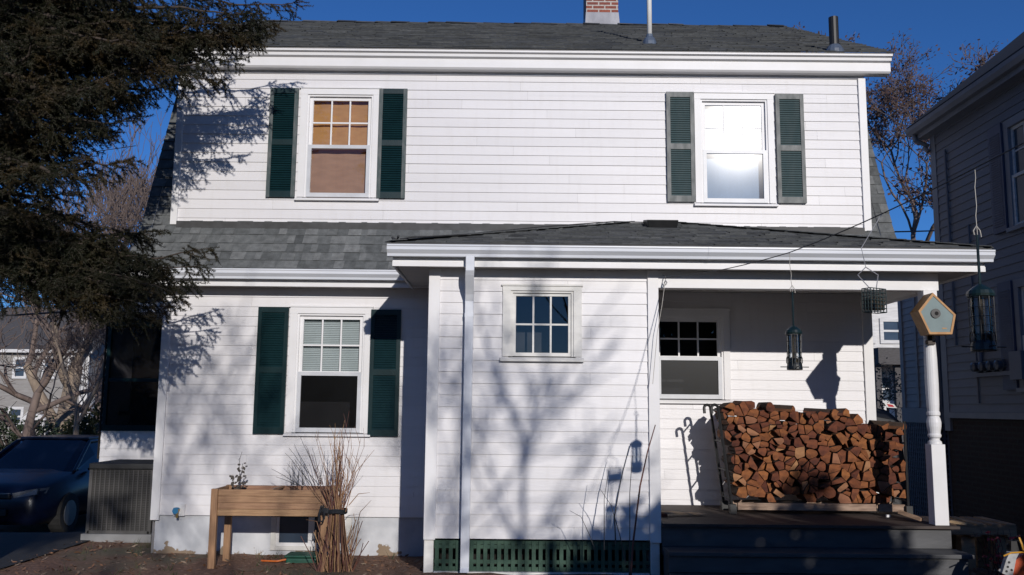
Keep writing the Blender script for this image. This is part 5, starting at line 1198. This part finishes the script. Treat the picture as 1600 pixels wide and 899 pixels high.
def leafball(name, label, c, rad, n_, lm, size, seed, stem='spruce_wood', cat='shrub', solid=False):
    rg = random.Random(seed); o = thing(name, (c[0], c[1], c[2]-rad[2]), label, cat); m = MB(); C = Vector(c)
    lumps = [(Vector((rg.gauss(0, .45), rg.gauss(0, .45), rg.gauss(0, .42))), rg.uniform(.35, .6)) for _ in range(14)]
    for k in range(n_):
        l = rg.choice(lumps); v = Vector((rg.gauss(0, 1), rg.gauss(0, 1), rg.gauss(0, 1))).normalized()*l[1]*rg.uniform(.6, 1.05)+l[0]
        if solid: v = Vector((rg.gauss(0, 1), rg.gauss(0, 1), rg.gauss(0, 1))).normalized()*rg.random()**.4*rg.uniform(.9, 1.02)
        p = C+Vector((v.x*rad[0], v.y*rad[1], v.z*rad[2])); d = (v+Vector((rg.gauss(0, .5), rg.gauss(0, .5), rg.gauss(0, .5)))).normalized(); s_ = size*rg.uniform(.6, 1.4); u = d.orthogonal().normalized()*s_*.3
        m.face([p, p+d*s_*.5+u, p+d*s_, p+d*s_*.5-u])
    m.build('foliage', lm, o); m = MB()
    for k in range(7):
        t = rg.uniform(0, 6.28); m.tube([(c[0]+.1*math.cos(t), c[1]+.1*math.sin(t), c[2]-rad[2]-.1), (c[0]+rad[0]*.3*math.cos(t), c[1]+rad[1]*.3*math.sin(t), c[2]), (c[0]+rad[0]*.5*math.cos(t), c[1]+rad[1]*.5*math.sin(t), c[2]+rad[2]*.4)], [.04, .03, .01], 5)
    m.build('stems', stem, o); return o
c = at(150, 676, 24); leafball('hedge_bush', 'rounded dull green hedge bush behind the parked car', (c.x, 24, c.z-.45), (1.1, .9, .8), 5000, 'hedge_leaf', .09, 4)
c = at(25, 660, 26); leafball('dark_bush', 'dark bush at the far left edge under the spruce', (c.x, 26, c.z-.6), (1.2, 1, 1.0), 4000, 'yew_leaf', .1, 6)

# --- the spruce: boughs with drooping side twigs, every twig set with needles
def spruce(name, label, base, h, boughs, seed, trunk_r, needle=.027, nw_=.0068, dens=44, twig_step=.07):
    rg = np.random.default_rng(seed); o = thing(name, base, label, 'tree')
    B0, B1, RA, RB = [], [], [], []; T0, T1 = [], []
    zt = base[2]+h
    P = [np.array(base)+np.array([.02*math.sin(i), .02*math.cos(i*1.4), h*i/10]) for i in range(11)]
    for i in range(10): B0.append(P[i]); B1.append(P[i+1]); RA.append(trunk_r*(1-i/10.5)); RB.append(trunk_r*(1-(i+1)/10.5))
    for (z0, tip, width, droop) in boughs:
        r_ = rg.normal
        a = np.array([base[0], base[1], z0]); t = np.array(tip, float); L_ = np.linalg.norm(t-a); n_ = max(8, int(L_/.16)); wv = rg.normal(0, .10, 3); ph = rg.uniform(0, 6)
        ax = []
        for i in range(n_+1):
            s_ = i/n_; p = a+(t-a)*s_; p = p+np.array([0, 0, -droop*4*s_*(1-s_)]); p += wv*math.sin(s_*5+ph)*s_*(1-s_)*2+np.array([r_(0, .014), r_(0, .014), r_(0, .014)]); ax.append(p)
        for i in range(n_): B0.append(ax[i]); B1.append(ax[i+1]); RA.append(.035*(1-.92*i/n_)); RB.append(.035*(1-.92*(i+1)/n_))
        main = (t-a)/L_; side = np.cross(main, [0, 0, 1.]); side /= np.linalg.norm(side)+1e-9
        s_ = .10
        while s_ < 1.0:
            i = min(n_-1, int(s_*n_)); p = ax[i]+(ax[i+1]-ax[i])*(s_*n_-i); fwd = (ax[i+1]-ax[i]); fwd = fwd/np.linalg.norm(fwd)
            for sg in (-1, 1):
                if rg.random() < .12: continue
                w_ = width*(1-s_)**.5*min(1, .35+s_*1.6)*rg.uniform(.45, 1.25)+.06
                d = fwd*rg.uniform(.3, 1.0)+side*sg*rg.uniform(.3, 1.1)+np.array([0, 0, rg.uniform(-.9, .25)]); d /= np.linalg.norm(d)
                k = max(2, int(w_/.075)); q = p.copy(); dd = d.copy()
                for j in range(k):
                    dd = dd+np.array([r_(0, .14), r_(0, .14), -.10+r_(0, .12)]); dd /= np.linalg.norm(dd); q2 = q+dd*w_/k
                    T0.append(q); T1.append(q2)
                    for g in (-1, 1):
                        if rg.random() < .8:
                            sd2 = np.cross(dd, [0, 0, 1.]); sd2 /= np.linalg.norm(sd2)+1e-9
                            e = dd*rg.uniform(.3, 1)+sd2*g*rg.uniform(.3, 1)+np.array([0, 0, rg.uniform(-1.0, .35)]); e /= np.linalg.norm(e); ln = rg.uniform(.05, .15)
                            T0.append(q2); T1.append(q2+e*ln)
                    q = q2
            s_ += twig_step/L_*rg.uniform(.6, 1.5)
        T0.append(ax[-2]); T1.append(ax[-1]); e = ax[-1]+main*.07+np.array([0, 0, .02]); T0.append(ax[-1]); T1.append(e)
    V, Fc = segtubes(B0, B1, RA, RB, 6); npmesh('trunk', V, Fc, 'spruce_wood', o, smooth=True)
    T0, T1 = np.array(T0), np.array(T1)
    V1, F1 = segtubes(T0, T1, np.full(len(T0), .0026), np.full(len(T0), .0018), 3)
    # needles
    ln = np.linalg.norm(T1-T0, axis=1); cnt = np.maximum(4, (ln/.06*dens*.55).astype(int)); idx = np.repeat(np.arange(len(T0)), cnt); m_ = len(idx)
    u = rg.random(m_)[:, None]; c_ = T0[idx]+(T1-T0)[idx]*u; d = (T1-T0)[idx]/np.maximum(ln[idx][:, None], 1e-6)
    rv = rg.normal(size=(m_, 3)); rv -= d*(rv*d).sum(1, keepdims=True); rv /= np.linalg.norm(rv, axis=1, keepdims=True)+1e-9
    nd = d*.62+rv*.8; nd /= np.linalg.norm(nd, axis=1, keepdims=True); sdv = np.cross(nd, rg.normal(size=(m_, 3))); sdv /= np.linalg.norm(sdv, axis=1, keepdims=True)+1e-9
    L2 = needle*rg.uniform(.7, 1.2, m_)[:, None]
    V2 = np.stack([c_-sdv*nw_*.5, c_+sdv*nw_*.5, c_+nd*L2], 1).reshape(-1, 3); F2 = np.arange(m_*3).reshape(-1, 3)
    cr = npmesh('crown', V2, F2, 'needles', o); npmesh('twigs', V1, F1, 'spruce_wood', cr)
    print(name, 'twigs', len(T0), 'needles', m_)
    return o
SB = (-5.35, 8.7, -.1); bl = []
def bough(px, py, Y, z0, w_, dr=.15):
    p = at(px, py, Y); bl.append((z0, tuple(p), w_, dr))
for a in ((463, 6, 9.3, 6.3, .42, .16), (425, 40, 9.2, 5.9, .40, .10), (400, 62, 9.1, 5.6, .42, .14), (352, 128, 9.2, 5.5, .34, .05), (372, 92, 8.9, 5.3, .42, .12), (330, 70, 9.4, 5.4, .40, .12), (300, 20, 9.3, 5.9, .45, .15), (292, 130, 9.3, 5.0, .36, .10),
          (270, 105, 8.7, 4.9, .42, .1), (240, 60, 8.4, 5.3, .45, .15), (220, 150, 9.0, 4.7, .42, .12), (205, 185, 8.8, 4.5, .42, .12), (190, 110, 8.2, 4.9, .45, .15), (180, 205, 9.3, 4.4, .38, .12), (150, 190, 8.5, 4.5, .42, .12), (130, 250, 8.9, 4.1, .40, .12),
          (120, 300, 8.6, 3.9, .40, .12), (135, 350, 8.9, 3.8, .36, .10), (100, 160, 8.1, 4.7, .45, .15), (90, 330, 8.3, 3.7, .40, .12), (60, 260, 8.2, 4.1, .45, .12), (30, 330, 8.0, 3.8, .45, .12),
          (160, 20, 8.5, 5.8, .45, .15), (110, 60, 8.2, 5.5, .45, .15), (360, -30, 9.2, 6.8, .42, .16), (260, -60, 9.0, 6.9, .45, .16), (160, -60, 8.6, 6.8, .45, .16), (60, 60, 8.0, 5.4, .45, .15), (40, 150, 8.0, 4.9, .45, .15), (20, 10, 8.2, 5.9, .5, .15),
          (332, 388, 9.0, 3.5, .36, .22), (322, 412, 8.9, 3.35, .38, .2), (300, 440, 8.8, 3.3, .40, .16), (262, 480, 8.9, 3.2, .36, .10), (240, 500, 8.8, 3.1, .36, .08), (230, 410, 8.6, 3.5, .42, .12), (215, 470, 8.5, 3.2, .40, .08), (190, 390, 8.8, 3.6, .42, .12), (200, 445, 8.4, 3.3, .40, .1), (170, 440, 8.7, 3.3, .38, .1), (160, 370, 8.5, 3.7, .42, .12), (240, 365, 8.9, 3.7, .38, .12), (270, 425, 8.7, 3.4, .40, .14), (283, 462, 8.8, 3.25, .32, .1),
          (90, 210, 8.4, 4.4, .45, .12), (10, 240, 8.2, 4.3, .45, .12), (150, 270, 9.0, 4.1, .36, .12), (8, 470, 8.5, 3.2, .34, .08)): bough(*a)
rb = random.Random(3)
for k in range(58):
    px_ = rb.uniform(-20, 255); py_ = rb.uniform(-40, 320-px_*.75); bough(px_, py_, rb.uniform(7.9, 9.5), at(px_, py_, 8.7).z+rb.uniform(.1, .6), .42, .12)
for k in range(14):
    px_ = rb.uniform(160, 270); py_ = rb.uniform(360, 470); bough(px_, py_, rb.uniform(8.4, 9.1), 3.4+rb.uniform(-.1, .5), .36, .12)
for k in range(9):
    px_ = rb.uniform(280, 430); bough(px_, rb.uniform(15, 60+(430-px_)*.4), rb.uniform(8.9, 9.5), rb.uniform(5.3, 6.2), .38, .12)
for k in range(46):                                  # the rest of the tree, away from the house
    z = rb.uniform(3.0, 11.5); t = rb.uniform(R(100), R(330)); L_ = (1-(z-2)/11)*2.7+.3; bl.append((z, (SB[0]+L_*math.cos(t), SB[1]+L_*math.sin(t), z-.5), .42, .12))
spruce('spruce_tree', 'big brown green spruce overhanging the left end of the house', SB, 12.5, bl, 2, .2)
# a second spruce, left of the camera; its shade lies on the drive and the first tree
bl2 = []
for k in range(110):
    z = rb.uniform(2.2, 18.5); t = rb.uniform(0, 6.283); L_ = (1-z/20)*3.1+.2; bl2.append((z, (-2.75+L_*math.cos(t), -5+L_*math.sin(t), z-.5), .6, .12))
spruce('spruce_tree', 'dense spruce outside the picture that shades the drive', (-2.75, -5, -.1), 20, bl2, 9, .25, needle=.05, nw_=.016, dens=15, twig_step=.10)
# leafless trees and an evergreen behind the camera whose shadows fall on the walls
baretree('bare_tree', 'slim straight leafless tree behind the camera on the right', (3.35, -3.2, -.1), 5.4, .034, 2, 44, 'bark_grey', 'bark_grey', spread=.6, kids=(4, 5), minr=.010, shrink=(.2, .34), upw=.3, twist=.10)
baretree('bare_tree', 'leafless tree further back behind the camera', (7.4, -15, -.1), 2.9, .075, 5, 57, 'bark_grey', 'bark_grey', spread=.62, kids=(3, 4), minr=.012, shrink=(.5, .72), upw=.22, twist=.2)
baretree('bare_tree', 'leaning leafless tree far behind the camera', (1.6, -9, -.1), 3.7, .075, 5, 45, 'bark_grey', 'bark_grey', spread=.62, kids=(3, 4), minr=.012, shrink=(.5, .75), upw=.16, lean=(.2, 0), twist=.2)
leafball('evergreen_shrub', 'narrow upright evergreen behind the camera', (6.1, -1.5, 2.35), (.5, .5, 2.4), 4500, 'yew_leaf', .13, 15, solid=True)
farhouse('fill_blocker', 'unseen dark block added behind the camera at left to cut sky light', -24, -3.5, -24, -14, -.1, 6.5, 9.5, 'nb_roof', 'nb_roof', [], 'x', trim='nb_trim')  # added mass, out of view, holds back sky fill so shade deepens
farhouse('fill_blocker', 'unseen dark block added behind the camera at right to cut sky light', 13.5, 26, -20, -9, -.1, 6.5, 9.5, 'nb_roof', 'nb_roof', [], 'x', trim='nb_trim')  # its counterpart at right, also added to block sky fill
leafball('evergreen_shrub', 'unseen evergreen added right of the camera to shade the ground', (7.1, 2.0, 1.5), (1.3, 1.0, 1.9), 11000, 'yew_leaf', .13, 13, solid=True)  # added out of view to darken the ground and pallet at right
leafball('evergreen_shrub', 'tall rounded evergreen behind the camera shading the steps', (4.74, -1.5, 2.32), (1.92, 1.2, 1.95), 15000, 'yew_leaf', .15, 12, solid=True)

# ------------------------------------------------------------------ overhead cables
def cable(name, pts, r_, label):
    m = MB(); m.tube(pts, r_, 5); tag(m.build(name, 'wire_dark', loc=tuple(pts[0])), label, 'cable')
a, c = at(-60, 496, 15), at(160, 482, 14.5); cable('power_cable', sag(a, c, .02), .016, 'thick black cable crossing the bare trees to the sunroom eave')
a, c = at(-60, 483, 30), at(170, 470, 22); cable('power_cable', sag(a, c, .05), .012, 'thinner higher cable crossing the bare trees at left')
a, c = at(100, 242, 30), at(212, 228, 26); cable('power_cable', sag(a, c, .02), .012, 'short pale cable before the tall tree at upper left')
a, c = at(1330, 363, 17), at(1520, 358, 21); cable('power_cable', sag(a, c, .02), .016, 'dark cable crossing the sky gap between the two houses')

# ------------------------------------------------------------------ litter on the soil
rl2 = np.random.default_rng(8); n_ = 5200
X = rl2.uniform(-6.0, 5.6, n_); Y = rl2.uniform(7.6, 11.6, n_); Z = np.array([gh(a, c) for a, c in zip(X, Y)])
keep = ~((X > -.8) & (X < 4.3) & (Y > 8.0)) & ~((X > -4.1) & (X < 4.3) & (Y > 10.45)) & (X > -5.3); X, Y, Z = X[keep], Y[keep], Z[keep]; n_ = len(X)
C0 = np.stack([X, Y, Z+.014], 1); th = rl2.uniform(0, 6.28, n_); L_ = rl2.uniform(.012, .045, n_)[:, None]; tl = rl2.normal(0, .35, n_)
D = np.stack([np.cos(th), np.sin(th), tl], 1)*L_; U = np.stack([-np.sin(th), np.cos(th), rl2.normal(0, .35, n_)], 1)*L_*rl2.uniform(.12, .5, n_)[:, None]
V = np.stack([C0-D, C0+U, C0+D, C0-U], 1).reshape(-1, 3); V[:, 2] = np.maximum(V[:, 2], np.repeat(Z, 4)+.002)
tag(npmesh('leaf_litter', V, np.arange(n_*4).reshape(-1, 4), ['leaf_litter', 'twig_litter'], midx=(rl2.random(n_) < .35).astype(int)), 'brown leaf litter and wood chips strewn over the soil', 'leaf litter', kind='stuff')
m = MB()
for k in range(46):
    x, y = rnd.uniform(-5.0, -1.0), rnd.uniform(8.9, 11.3)
    if y > 10.35 and x > -4.15: continue
    for j in range(5):
        b = Vector((x+rnd.uniform(-.03, .03), y+rnd.uniform(-.03, .03), gh(x, y)-.005)); t = b+Vector((rnd.uniform(-.07, .07), rnd.uniform(-.05, .05), rnd.uniform(.03, .12))); s_ = .004
        m.face([b-Vector((s_, 0, 0)), b+Vector((s_, 0, 0)), t])
tag(m.build('weeds', ['hedge_leaf']), 'sparse dry weeds growing in the soil', 'weeds', kind='stuff')
